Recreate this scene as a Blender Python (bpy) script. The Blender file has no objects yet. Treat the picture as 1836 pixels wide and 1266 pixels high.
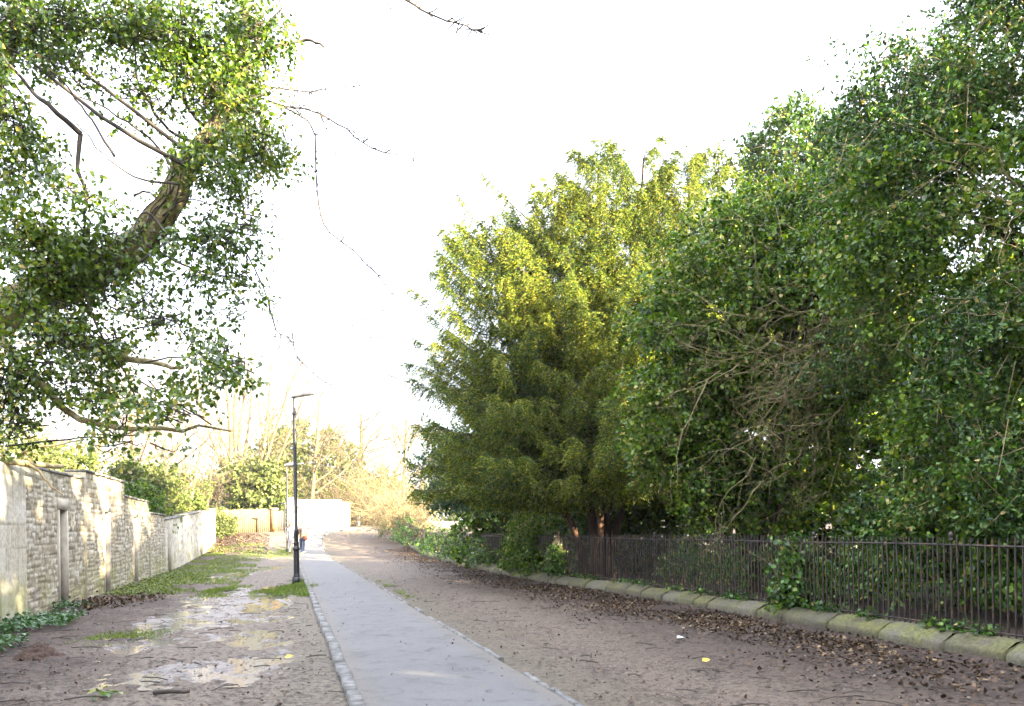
import bpy, math, random
import numpy as np
from mathutils import Matrix, Vector

rng = np.random.default_rng(7)
random.seed(7)
SC = bpy.context.scene
COL = SC.collection
UP = np.array([0, 0, 1.0])

# ------------------------------------------------------------------ camera maths
FPX, CX, CY, W0, H0 = 1528.0, 918.0, 947.0, 1836, 1266
ROLL = math.radians(0.8)
CAM = np.array([0, 0, 1.5])
RV = np.array([math.cos(ROLL), 0, -math.sin(ROLL)])
UV = np.array([math.sin(ROLL), 0, math.cos(ROLL)])
FV = np.array([0, 1.0, 0])


def sm(a, b, x):
    t = np.clip((np.asarray(x, float) - a) / (b - a), 0, 1)
    return t * t * (3 - 2 * t)


def g(X, Y):
    """height of the terrain"""
    return 1.4 * sm(44, 68, Y) + 1.0 * sm(82, 112, Y) + 0.45 * sm(30, 54, Y) * sm(-10, -15.5, X)


def ray(px, py):
    return FV + (px - CX) / FPX * RV + (CY - py) / FPX * UV


def pt(px, py, Y):
    """point on the sight line at depth Y"""
    return CAM + ray(px, py) * Y


def at(px, py):
    """point where the sight line meets the terrain"""
    d = ray(px, py)
    t0 = 3.0
    for t in np.arange(3.0, 160, 0.25):
        p = CAM + d * t
        if p[2] < g(p[0], p[1]):
            a, b = t0, t
            for _ in range(24):
                m = (a + b) / 2
                p = CAM + d * m
                if p[2] < g(p[0], p[1]):
                    b = m
                else:
                    a = m
            return CAM + d * b
        t0 = t
    return CAM + d * 100


# ------------------------------------------------------------------ object helpers
def link(o, parent=None):
    COL.objects.link(o)
    if parent is not None:
        o.parent = parent
    return o


def tag(o, label=None, cat=None, group=None, kind=None):
    if label:
        o['label'] = label
    if cat:
        o['category'] = cat
    if group:
        o['group'] = group
    if kind:
        o['kind'] = kind
    return o


def empty(name, loc, label, cat, group=None, rotz=0.0):
    o = bpy.data.objects.new(name, None)
    o.empty_display_size = 0.3
    o.location = [float(v) for v in loc]
    o.rotation_euler = (0, 0, rotz)
    link(o)
    return tag(o, label, cat, group)


def mesh_np(name, V, faces, mat, parent=None, smooth=False, attrs=None):
    """V (n,3) in world space; faces: list of (m,k) int arrays; parent loc is subtracted"""
    V = np.asarray(V, np.float64)
    if parent is not None:
        V = V - np.array(parent.location)
        if parent.rotation_euler.z:
            c, s = math.cos(-parent.rotation_euler.z), math.sin(-parent.rotation_euler.z)
            V = np.stack([V[:, 0] * c - V[:, 1] * s, V[:, 0] * s + V[:, 1] * c, V[:, 2]], 1)
    me = bpy.data.meshes.new(name)
    fs = [np.asarray(f, np.int32) for f in faces if len(f)]
    nl = sum(f.size for f in fs)
    nf = sum(f.shape[0] for f in fs)
    me.vertices.add(len(V))
    me.vertices.foreach_set('co', V.astype(np.float32).ravel())
    me.loops.add(nl)
    me.loops.foreach_set('vertex_index', np.concatenate([f.ravel() for f in fs]))
    me.polygons.add(nf)
    starts, s = [], 0
    for f in fs:
        starts.append(s + np.arange(f.shape[0]) * f.shape[1])
        s += f.size
    me.polygons.foreach_set('loop_start', np.concatenate(starts).astype(np.int32))
    me.update(calc_edges=True)
    me.validate()
    if smooth:
        me.polygons.foreach_set('use_smooth', np.ones(len(me.polygons), bool))
    for nm, (dom, arr) in (attrs or {}).items():
        a = me.attributes.new(nm, 'FLOAT', dom)
        arr = np.asarray(arr, np.float32)
        if len(arr) == len(a.data):
            a.data.foreach_set('value', arr)
    o = bpy.data.objects.new(name, me)
    if mat is not None:
        me.materials.append(mat)
    return link(o, parent)


class MB:
    """collects boxes, tubes and lathes for one mesh object"""
    def __init__(self):
        self.v, self.f3, self.f4, self.n = [], [], [], 0

    def add(self, V, quads=None, tris=None):
        V = np.asarray(V, float)
        self.v.append(V)
        if quads is not None and len(quads):
            self.f4.append(np.asarray(quads) + self.n)
        if tris is not None and len(tris):
            self.f3.append(np.asarray(tris) + self.n)
        self.n += len(V)

    def box(self, c, s, M=None, taper=1.0):
        x, y, z = [v / 2 for v in s]
        t = taper
        V = np.array([[-x, -y, -z], [x, -y, -z], [x, y, -z], [-x, y, -z], [-x * t, -y * t, z], [x * t, -y * t, z], [x * t, y * t, z], [-x * t, y * t, z]])
        if M is not None:
            V = V @ np.array(M).T
        self.add(V + np.array(c), [[0, 3, 2, 1], [4, 5, 6, 7], [0, 1, 5, 4], [1, 2, 6, 5], [2, 3, 7, 6], [3, 0, 4, 7]])

    def tube(self, P, R, sides=6, cap=True):
        P = np.asarray(P, float)
        n = len(P)
        R = np.broadcast_to(np.asarray(R, float), (n,))
        T = np.gradient(P, axis=0)
        T /= np.linalg.norm(T, axis=1, keepdims=True) + 1e-9
        ref = np.array([0.31, 0.17, 0.93]) if abs(T[0, 2]) < 0.8 else np.array([0.9, 0.3, 0.1])
        A = np.cross(T, ref)
        A /= np.linalg.norm(A, axis=1, keepdims=True) + 1e-9
        B = np.cross(T, A)
        th = np.arange(sides) * 2 * math.pi / sides
        V = (P[:, None] + R[:, None, None] * (np.cos(th)[None, :, None] * A[:, None] + np.sin(th)[None, :, None] * B[:, None])).reshape(-1, 3)
        i = np.arange(n - 1)[:, None] * sides
        j = np.arange(sides)[None]
        k = (j + 1) % sides
        q = np.stack([i + j, i + k, i + sides + k, i + sides + j], -1).reshape(-1, 4)
        self.add(V, q)
        if cap:
            for base, rev in ((0, True), ((n - 1) * sides, False)):
                c = V[base:base + sides]
                ctr = c.mean(0)
                o = np.arange(sides)
                t = np.stack([np.full(sides, sides), o, (o + 1) % sides], 1)
                self.add(np.vstack([c, ctr]), None, t[:, ::-1] if rev else t)

    def lathe(self, c, prof, sides=16, flute=0):
        """prof: list of (r, z)"""
        th = np.arange(sides) * 2 * math.pi / sides
        V = []
        for r, z in prof:
            rr = r * (1 - flute * (np.arange(sides) % 2))
            V.append(np.stack([c[0] + rr * np.cos(th), c[1] + rr * np.sin(th), np.full(sides, c[2] + z)], 1))
        n = len(prof)
        V = np.concatenate(V)
        i = np.arange(n - 1)[:, None] * sides
        j = np.arange(sides)[None]
        k = (j + 1) % sides
        self.add(V, np.stack([i + j, i + k, i + sides + k, i + sides + j], -1).reshape(-1, 4))
        o = np.arange(sides)
        ctr = V[-sides:].mean(0)
        self.add(np.vstack([V[-sides:], ctr]), None, np.stack([np.full(sides, sides), o, (o + 1) % sides], 1))

    def build(self, name, mat, parent=None, smooth=False, attrs=None):
        V = np.concatenate(self.v)
        faces = []
        if self.f4:
            faces.append(np.concatenate(self.f4))
        if self.f3:
            faces.append(np.concatenate(self.f3))
        return mesh_np(name, V, faces, mat, parent, smooth, attrs)


def norm(v):
    return v / (np.linalg.norm(v, axis=-1, keepdims=True) + 1e-9)


def spline(P, n):
    """Catmull-Rom through P, n samples"""
    P = np.asarray(P, float)
    if len(P) == 2:
        t = np.linspace(0, 1, n)[:, None]
        return P[0] * (1 - t) + P[1] * t
    Q = np.vstack([2 * P[0] - P[1], P, 2 * P[-1] - P[-2]])
    seg = np.linspace(0, len(P) - 1 - 1e-6, n)
    i = seg.astype(int)
    t = (seg - i)[:, None]
    a, b, c, d = Q[i], Q[i + 1], Q[i + 2], Q[i + 3]
    return 0.5 * ((2 * b) + (-a + c) * t + (2 * a - 5 * b + 4 * c - d) * t ** 2 + (-a + 3 * b - 3 * c + d) * t ** 3)


def resample(P, step):
    P = np.asarray(P, float)
    d = np.r_[0, np.cumsum(np.linalg.norm(np.diff(P, axis=0), axis=1))]
    s = np.arange(0, d[-1], step)
    return np.stack([np.interp(s, d, P[:, k]) for k in range(P.shape[1])], 1)


# ------------------------------------------------------------------ materials
def new_mat(name):
    m = bpy.data.materials.new(name)
    m.use_nodes = True
    nt = m.node_tree
    return m, nt, nt.nodes['Principled BSDF'], nt.nodes['Material Output']


def N(nt, t, **kw):
    n = nt.nodes.new(t)
    for k, v in kw.items():
        setattr(n, k, v)
    return n


def ramp(nt, cols, fac=None):
    r = N(nt, 'ShaderNodeValToRGB')
    el = r.color_ramp.elements
    while len(el) < len(cols):
        el.new(0.5)
    for i, (p, c) in enumerate(cols):
        el[i].position = p
        el[i].color = (*c, 1) if len(c) == 3 else c
    if fac is not None:
        nt.links.new(fac, r.inputs[0])
    return r


def noise(nt, scale, detail=4, rough=0.55, vec=None, dist=0.0):
    n = N(nt, 'ShaderNodeTexNoise')
    n.inputs['Scale'].default_value = scale
    n.inputs['Detail'].default_value = detail
    n.inputs['Roughness'].default_value = rough
    n.inputs['Distortion'].default_value = dist
    if vec is not None:
        nt.links.new(vec, n.inputs['Vector'])
    return n


def mixc(nt, fac, a, b, mode='MIX'):
    m = N(nt, 'ShaderNodeMix', data_type='RGBA', blend_type=mode)
    for sock, v in ((m.inputs[0], fac), (m.inputs[6], a), (m.inputs[7], b)):
        if isinstance(v, (int, float)):
            sock.default_value = v
        elif isinstance(v, tuple):
            sock.default_value = (*v, 1)
        else:
            nt.links.new(v, sock)
    return m.outputs[2]


def mth(nt, op, a, b=None, clamp=False):
    m = N(nt, 'ShaderNodeMath', operation=op, use_clamp=clamp)
    for i, v in enumerate((a, b)):
        if v is None:
            continue
        if isinstance(v, (int, float)):
            m.inputs[i].default_value = v
        else:
            nt.links.new(v, m.inputs[i])
    return m.outputs[0]


def attr(nt, name):
    return N(nt, 'ShaderNodeAttribute', attribute_name=name).outputs['Fac']


def bump(nt, b, h, strength=0.5, dist=0.02):
    n = N(nt, 'ShaderNodeBump')
    n.inputs['Strength'].default_value = strength
    n.inputs['Distance'].default_value = dist
    nt.links.new(h, n.inputs['Height'])
    nt.links.new(n.outputs[0], b.inputs['Normal'])


def leaf_mat(name, cols, rough=0.42, trans=0.3, spec=0.5):
    m, nt, b, out = new_mat(name)
    r = ramp(nt, cols, attr(nt, 'var'))
    nt.links.new(r.outputs[0], b.inputs['Base Color'])
    b.inputs['Roughness'].default_value = rough
    b.inputs['Specular IOR Level'].default_value = spec
    tr = N(nt, 'ShaderNodeBsdfTranslucent')
    tc = mixc(nt, 1.0, r.outputs[0], (1.25, 1.3, 0.5), 'MULTIPLY')
    nt.links.new(tc, tr.inputs['Color'])
    mx = N(nt, 'ShaderNodeMixShader')
    mx.inputs[0].default_value = trans
    nt.links.new(b.outputs[0], mx.inputs[1])
    nt.links.new(tr.outputs[0], mx.inputs[2])
    nt.links.new(mx.outputs[0], out.inputs[0])
    return m


def rough_mat(name, cols, scale=6, detail=5, rough=0.85, bmp=0.4, bdist=0.02, spec=0.3, metallic=0.0, stretch=None):
    m, nt, b, out = new_mat(name)
    tc = N(nt, 'ShaderNodeTexCoord')
    vec = tc.outputs['Object']
    if stretch:
        mp = N(nt, 'ShaderNodeMapping')
        mp.inputs['Scale'].default_value = stretch
        nt.links.new(vec, mp.inputs[0])
        vec = mp.outputs[0]
    n = noise(nt, scale, detail, 0.6, vec)
    r = ramp(nt, cols, n.outputs[0])
    nt.links.new(r.outputs[0], b.inputs['Base Color'])
    b.inputs['Roughness'].default_value = rough
    b.inputs['Specular IOR Level'].default_value = spec
    b.inputs['Metallic'].default_value = metallic
    if bmp:
        n2 = noise(nt, scale * 3, 4, 0.6, vec)
        bump(nt, b, n2.outputs[0], bmp, bdist)
    return m


M = {}
M['holly'] = leaf_mat('holly_leaf', [(0, (.01, .036, .008)), (.45, (.048, .128, .013)), (.8, (.125, .23, .02)), (.93, (.18, .22, .04)), (1, (.42, .33, .1))], .36, .24, .5)
M['ivy'] = leaf_mat('ivy_leaf', [(0, (.012, .038, .004)), (.45, (.074, .16, .009)), (.8, (.19, .27, .017)), (.95, (.24, .26, .045)), (1, (.45, .36, .14))], .4, .28, .4)
M['ivy_near'] = leaf_mat('ivy_tree_leaf', [(0, (.026, .06, .01)), (.4, (.075, .145, .012)), (.75, (.17, .245, .02)), (.93, (.26, .29, .04)), (1, (.45, .37, .09))], .28, .4, .9)
M['yew'] = leaf_mat('yew_needles', [(0, (.016, .046, .01)), (.5, (.1, .15, .017)), (.85, (.34, .33, .024)), (1, (.36, .3, .05))], .5, .4, .3)
M['laurel'] = leaf_mat('laurel_leaf', [(0, (.03, .08, .03)), (.5, (.05, .12, .045)), (1, (.1, .19, .08))], .35, .25, .5)
M['far_green'] = leaf_mat('far_leaf', [(0, (.07, .1, .03)), (.5, (.12, .15, .045)), (1, (.22, .22, .08))], .5, .3, .3)
M['hedge'] = leaf_mat('hedge_leaf', [(0, (.08, .12, .03)), (.5, (.13, .17, .04)), (1, (.22, .22, .06))], .5, .35, .3)
M['grass'] = leaf_mat('grass_blade', [(0, (.1, .15, .035)), (.5, (.17, .25, .05)), (1, (.28, .33, .08))], .5, .35, .3)
M['litter'] = leaf_mat('fallen_leaf', [(0, (.024, .016, .011)), (.5, (.06, .037, .023)), (.8, (.12, .073, .04)), (.95, (.22, .14, .065)), (1, (.26, .19, .1))], .6, .1, .3)
M['yellow_leaf'] = leaf_mat('yellow_leaf', [(0, (.55, .38, .05)), (1, (.6, .45, .08))], .5, .2, .3)
M['bark'] = rough_mat('bark', [(.3, (.035, .027, .018)), (.7, (.1, .08, .055))], 5, 6, .9, .8, .03, stretch=(2, 2, .5))
M['bark_ivy'] = rough_mat('mossy_bark', [(.3, (.1, .08, .03)), (.5, (.3, .25, .12)), (.72, (.5, .43, .27))], 7, 8, .9, 1.0, .06)
M['bark_red'] = rough_mat('red_bark', [(.3, (.025, .013, .009)), (.7, (.08, .042, .026))], 5, 6, .9, .8, .03, stretch=(2, 2, .4))
M['twig'] = rough_mat('twig_bark', [(.3, (.14, .11, .055)), (.7, (.3, .245, .125))], 8, 3, .85, 0)
M['twig_dark'] = rough_mat('dark_twig_bark', [(.3, (.035, .03, .027)), (.7, (.09, .075, .06))], 8, 3, .85, 0)
M['twig_brown'] = rough_mat('winter_twigs', [(.3, (.075, .057, .032)), (.7, (.17, .13, .078))], 3, 4, .85, 0)
M['twig_pale'] = rough_mat('pale_bark', [(.3, (.085, .066, .04)), (.7, (.18, .14, .088))], 3, 4, .85, 0)
M['iron'] = rough_mat('painted_iron', [(.35, (.014, .012, .012)), (.55, (.036, .025, .02)), (.74, (.14, .077, .047))], 9, 5, .55, .2, .003, .5)
M['black'] = rough_mat('black_paint', [(.3, (.012, .013, .016)), (.7, (.028, .028, .034))], 8, 3, .38, .05, .002, .5)
M['steel'] = rough_mat('grey_enamel', [(.3, (.1, .105, .12)), (.7, (.14, .145, .16))], 8, 3, .4, 0, .002, .5)
M['coping'] = rough_mat('slate_coping', [(.3, (.09, .088, .085)), (.7, (.24, .23, .2))], 6, 5, .8, .5, .01)
M['dressed'] = rough_mat('dressed_stone', [(.3, (.3, .27, .21)), (.7, (.5, .46, .38))], 5, 6, .85, .4, .008)
M['door'] = rough_mat('grey_door', [(.3, (.1, .1, .095)), (.7, (.18, .175, .165))], 3, 4, .7, .3, .006, stretch=(9, 1, .6))
M['boards'] = rough_mat('fence_boards', [(.3, (.13, .095, .05)), (.5, (.21, .16, .09)), (.75, (.17, .18, .07))], 1.3, 5, .85, .3, .01, stretch=(5, 1, .5))
M['brick'] = rough_mat('brick_pillar', [(.3, (.3, .12, .05)), (.7, (.45, .22, .1))], 6, 4, .85, .3)
M['render'] = rough_mat('white_render', [(.3, (.6, .58, .53)), (.7, (.78, .76, .7))], 1.2, 6, .85, .2, .01)
M['white'] = rough_mat('white_metal', [(.3, (.6, .6, .58)), (.7, (.75, .75, .73))], 4, 3, .6, 0)
M['conc'] = rough_mat('concrete_edging', [(.3, (.06, .058, .05)), (.5, (.15, .149, .143)), (.75, (.25, .25, .24))], 7, 6, .85, .4, .01)
M['mudclod'] = rough_mat('dark_soil', [(.3, (.035, .022, .017)), (.7, (.12, .08, .06))], 14, 6, .9, .9, .03)
M['gravel'] = rough_mat('gravel_stone', [(.3, (.06, .046, .036)), (.7, (.21, .175, .14))], 3, 4, .8, 0)
M['skin'] = rough_mat('skin', [(.3, (.55, .35, .26)), (.7, (.6, .39, .29))], 4, 2, .55, 0)
M['hair'] = rough_mat('hair', [(.3, (.16, .07, .035)), (.7, (.27, .13, .06))], 12, 3, .6, 0)
M['jacket'] = rough_mat('cream_jacket', [(.3, (.17, .13, .09)), (.7, (.24, .185, .13))], 5, 3, .85, .2)
M['coat_white'] = rough_mat('white_coat', [(.3, (.5, .5, .52)), (.7, (.6, .6, .62))], 5, 3, .85, .2)
M['scarf'] = rough_mat('dark_cloth', [(.3, (.02, .018, .022)), (.7, (.05, .045, .05))], 9, 3, .9, .2)
M['jeans'] = rough_mat('denim', [(.3, (.012, .022, .06)), (.7, (.025, .042, .1))], 9, 3, .85, .2)
M['grey_trousers'] = rough_mat('grey_cloth', [(.3, (.3, .3, .34)), (.7, (.38, .38, .42))], 9, 3, .85, .2)
M['shoe'] = rough_mat('shoe_leather', [(.3, (.02, .018, .018)), (.7, (.05, .045, .04))], 9, 3, .6, 0)
M['bag'] = rough_mat('brown_bag', [(.3, (.14, .04, .025)), (.7, (.22, .07, .04))], 9, 3, .6, 0)
M['paper'] = rough_mat('white_scrap', [(.3, (.7, .72, .75)), (.7, (.8, .82, .85))], 9, 2, .5, 0)
M['eye'] = rough_mat('eye_dark', [(.3, (.02, .015, .012)), (.7, (.03, .02, .02))], 9, 2, .3, 0)

# ------------------------------------------------------------------ leaves
def leaf_object(name, parent, mat, P, D, Nn, L, Wd, fold=0.25, fine=False, droop=0.0):
    """one mesh of leaves: base P, axis D, normal Nn, length L, half width Wd"""
    n = len(P)
    D = norm(D)
    S = norm(np.cross(D, Nn))
    Nn = np.cross(S, D)
    L = np.broadcast_to(L, (n,))[:, None]
    Wd = np.broadcast_to(Wd, (n,))[:, None]
    h = Wd * fold
    if fine:
        b = P
        tip = P + D * L - Nn * L * droop
        l1 = P + D * L * .28 - S * Wd + Nn * h
        r1 = P + D * L * .28 + S * Wd + Nn * h
        l2 = P + D * L * .68 - S * Wd * .72 + Nn * h * .6 - Nn * L * droop * .4
        r2 = P + D * L * .68 + S * Wd * .72 + Nn * h * .6 - Nn * L * droop * .4
        V = np.stack([b, r1, r2, tip, l2, l1], 1).reshape(-1, 3)
        i = np.arange(n)[:, None] * 6
        F = np.concatenate([i + np.array([[0, 1, 2, 3]]), i + np.array([[0, 3, 4, 5]])], 1).reshape(-1, 4)
        faces = [F]
    else:
        tip = P + D * L - Nn * L * droop
        l = P + D * L * .42 - S * Wd + Nn * h
        r = P + D * L * .42 + S * Wd + Nn * h
        V = np.stack([P, r, tip, l], 1).reshape(-1, 3)
        i = np.arange(n)[:, None] * 4
        F = np.concatenate([i + np.array([[0, 1, 2]]), i + np.array([[0, 2, 3]])], 1).reshape(-1, 3)
        faces = [F]
    patch = sum(np.sin(P @ q + h) for q, h in (((1.9, .7, 1.3), 0), ((-.8, 1.6, 2.1), 2), ((1.1, -1.9, .9), 4))) / 3 if n > 500 else 0
    var = np.repeat(np.clip(rng.beta(1.15, 1.75, n) + .17 * patch + (rng.random(n) > .965) * .6, 0, 1), 2)
    return mesh_np(name, V, faces, mat, parent, False, {'var': ('FACE', var)})


def rnd(n):
    return norm(rng.normal(size=(n, 3)))


def sprig_leaves(C, T, length, k, spread=.03, out=0.9, droop=.1):
    """C (m,3) twig starts, T (m,3) twig directions; k leaves along each"""
    m = len(C)
    t = rng.random((m, k, 1))
    ln = np.broadcast_to(np.asarray(length, float), (m,))[:, None, None]
    P = C[:, None] + T[:, None] * t * ln + np.array([0, 0, -1.0]) * (t ** 2) * ln * droop
    P = P + rng.normal(size=(m, k, 3)) * spread
    D = T[:, None] * .6 + rng.normal(size=(m, k, 3)) * out * .7
    D[..., 2] -= droop
    return P.reshape(-1, 3), norm(D.reshape(-1, 3))


def crown_points(ells, n, lump=.16, shell=.1, fill=.25, front_only=True):
    """sample clump centres and outward directions over lumpy ellipsoids"""
    E = np.array([e[:6] for e in ells], float)
    w = (E[:, 3] * E[:, 5] + E[:, 4] * E[:, 5] + E[:, 3] * E[:, 4])
    if len(ells[0]) > 6:
        w = w * np.array([e[6] for e in ells])
    idx = rng.choice(len(E), size=n, p=w / w.sum())
    d = rnd(n)
    mult = np.ones(n)
    for e in range(len(E)):
        s = idx == e
        bm = rnd(9)
        ph = rng.random(9) * 6.28
        dd = d[s] @ bm.T
        mult[s] = 1 + lump * np.sin(5.5 * dd + ph).sum(1) / 2.2
    f = np.where(rng.random(n) < fill, rng.uniform(.4, .9, n), 1 - np.abs(rng.normal(0, shell, n)))
    C = E[idx, :3] + d * E[idx, 3:6] * (mult * f)[:, None]
    out = norm(d / E[idx, 3:6])
    # leave out the sides nobody near the photograph's viewpoint could see
    tocam = norm(CAM - C)
    keep = ((out * tocam).sum(1) > -.25) | (rng.random(n) < (.35 if front_only else 1))
    # points buried inside another ellipsoid are thinned
    for e in range(len(E)):
        q = (((C - E[e, :3]) / (E[e, 3:6] * .72)) ** 2).sum(1)
        keep &= ~((q < 1) & (idx != e) & (rng.random(n) < .8))
    return C[keep], out[keep]


def bushy(name, parent, mat, ells, nclump, sprigs, k, L, Wd, cr=.25, ln=.3, fine=False, droop=.15, lump=.16, fill=.25, shell=.1, zmin=None, fold=.25):
    C, O = crown_points(ells, nclump, lump, shell, fill)
    m = len(C)
    S = C[:, None] + rng.normal(size=(m, sprigs, 3)) * cr * np.array([1, 1, .75])
    T = norm(O[:, None] * .8 + rng.normal(size=(m, sprigs, 3)) * .7 + np.array([0, 0, .15]))
    S, T = S.reshape(-1, 3), T.reshape(-1, 3)
    if zmin is not None:
        s = S[:, 2] > zmin + rng.random(len(S)) * .3
        S, T = S[s], T[s]
    P, D = sprig_leaves(S, T, rng.uniform(.6, 1.3, len(S)) * ln, k, droop=droop)
    if zmin is not None:
        s = P[:, 2] > zmin
        P, D = P[s], D[s]
    n = len(P)
    Nn = norm(rng.normal(size=(n, 3)) * .75 + UP * .35 + norm(P - np.mean(P, 0)) * np.array([1, 1, .3]) * .5)
    sz = rng.uniform(.65, 1.25, n)
    return leaf_object(name, parent, mat, P, D, Nn, L * sz, Wd * sz, fold, fine, .12), S, T


# ------------------------------------------------------------------ branches
def grow(lines, p, d, L, r, lvl, maxl, kids, bend=.25, up=.15, shrink=.62, spread=.7, seg=6, start=.3, taper=.45):
    n = seg
    P = [np.array(p, float)]
    d = norm(np.array(d, float))
    for i in range(n):
        d = norm(d + rng.normal(size=3) * bend / math.sqrt(n) + UP * up / n)
        P.append(P[-1] + d * L / n)
    P = np.array(P)
    R = np.linspace(r, r * taper, n + 1)
    lines.append((P, R, lvl))
    if lvl >= maxl:
        return
    for _ in range(kids[lvl]):
        t = start + (1 - start) * rng.random() ** .8
        i = min(int(t * n), n - 1)
        q = P[i] + (P[i + 1] - P[i]) * (t * n - i)
        dd = norm(P[i + 1] - P[i])
        side = np.cross(dd, rnd(1)[0])
        nd = norm(dd * (1 - spread * .5) + norm(side) * spread)
        grow(lines, q, nd, L * shrink * rng.uniform(.6, 1.1), max(R[i] * .5, .004), lvl + 1, maxl, kids, bend, up, shrink, spread, max(3, seg - 1), .2, taper)


def lines_object(name, lines, mat, parent, sides=(8, 6, 4, 3, 3)):
    mb = MB()
    for l in lines:
        P, R = l[0], l[1]
        s = sides[min(l[2] if len(l) > 2 else 1, len(sides) - 1)]
        mb.tube(P, R, s, cap=s > 4)
    return mb.build(name, mat, parent, True)


def bare_tree(name, loc, H, r, label, cat='tree', group=None, kids=(9, 7, 6), mat='twig_pale', stems=1, lean=.1, up=.25, spread=.75, crown_start=.3, shrink=.5):
    t = empty(name, loc, label, cat, group)
    lines = []
    for s in range(stems):
        a = s * 6.28 / stems + rng.random()
        off = np.array([math.cos(a), math.sin(a), 0]) * (.0 if stems == 1 else r * 2.5)
        d = UP + np.array([math.cos(a), math.sin(a), 0]) * lean * (1 if stems == 1 else rng.uniform(.6, 2.2))
        grow(lines, np.array(loc) + off - UP * .1, d, H * rng.uniform(.8, 1), r * rng.uniform(.7, 1), 0, 3, kids, .22, up, shrink, spread, 9, crown_start, .3)
    lines_object('trunk', [l for l in lines if l[2] <= 1], M[mat], t)
    lines_object('crown', [l for l in lines if l[2] >= 2], M['twig_brown'], t)
    return t

# ------------------------------------------------------------------ lines of the place
pathL = lambda Y: -1.31 - .2655 * (Y - 7.2)
PC = [(pathL(y) + .90, y) for y in (-14, 0, 20, 40, 56)] + [(-13.75, 61), (-13.2, 66), (-11.2, 72), (-7.5, 78), (-2, 84), (6, 90), (16, 96)]
PATHC = spline(PC, 400)
FENCE_PTS = [(11.2, -8), (8.6, -.5), (6.2, 5.6), (5.2, 8.69), (4.28, 12.16), (3.5, 14.89), (2.9, 17.02), (2.15, 19.5), (1.22, 22), (-.45, 27.7), (-2.3, 35.4), (-4.25, 44.3), (-6.2, 52), (-9.0, 62)]
FENCE = spline(FENCE_PTS, 600)
wallX = lambda Y: -8.2 - .262 * (Y - 13.7)


def dist_line(X, Y, L):
    """signed distance to a polyline (positive on its right)"""
    out = np.empty(len(X))
    sg = np.empty(len(X))
    T = np.gradient(L, axis=0)
    for i in range(0, len(X), 20000):
        dx = X[i:i + 20000, None] - L[None, :, 0]
        dy = Y[i:i + 20000, None] - L[None, :, 1]
        q = dx * dx + dy * dy
        k = q.argmin(1)
        r = np.arange(len(k))
        out[i:i + 20000] = np.sqrt(q[r, k])
        sg[i:i + 20000] = np.sign(dx[r, k] * T[k, 1] - dy[r, k] * T[k, 0])
    return out * sg


def vnoise(X, Y, seed=0):
    """cheap smooth noise -1..1"""
    r = np.random.default_rng(seed)
    v = np.zeros_like(X)
    for _ in range(7):
        a, p = r.uniform(0, 6.28, 2)
        f = r.uniform(.6, 1.5)
        v += np.sin(f * (math.cos(a) * X + math.sin(a) * Y) + p + .8 * np.sin(.7 * f * (math.sin(a) * X - math.cos(a) * Y) + 2 * p))
    return v / 4


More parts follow.
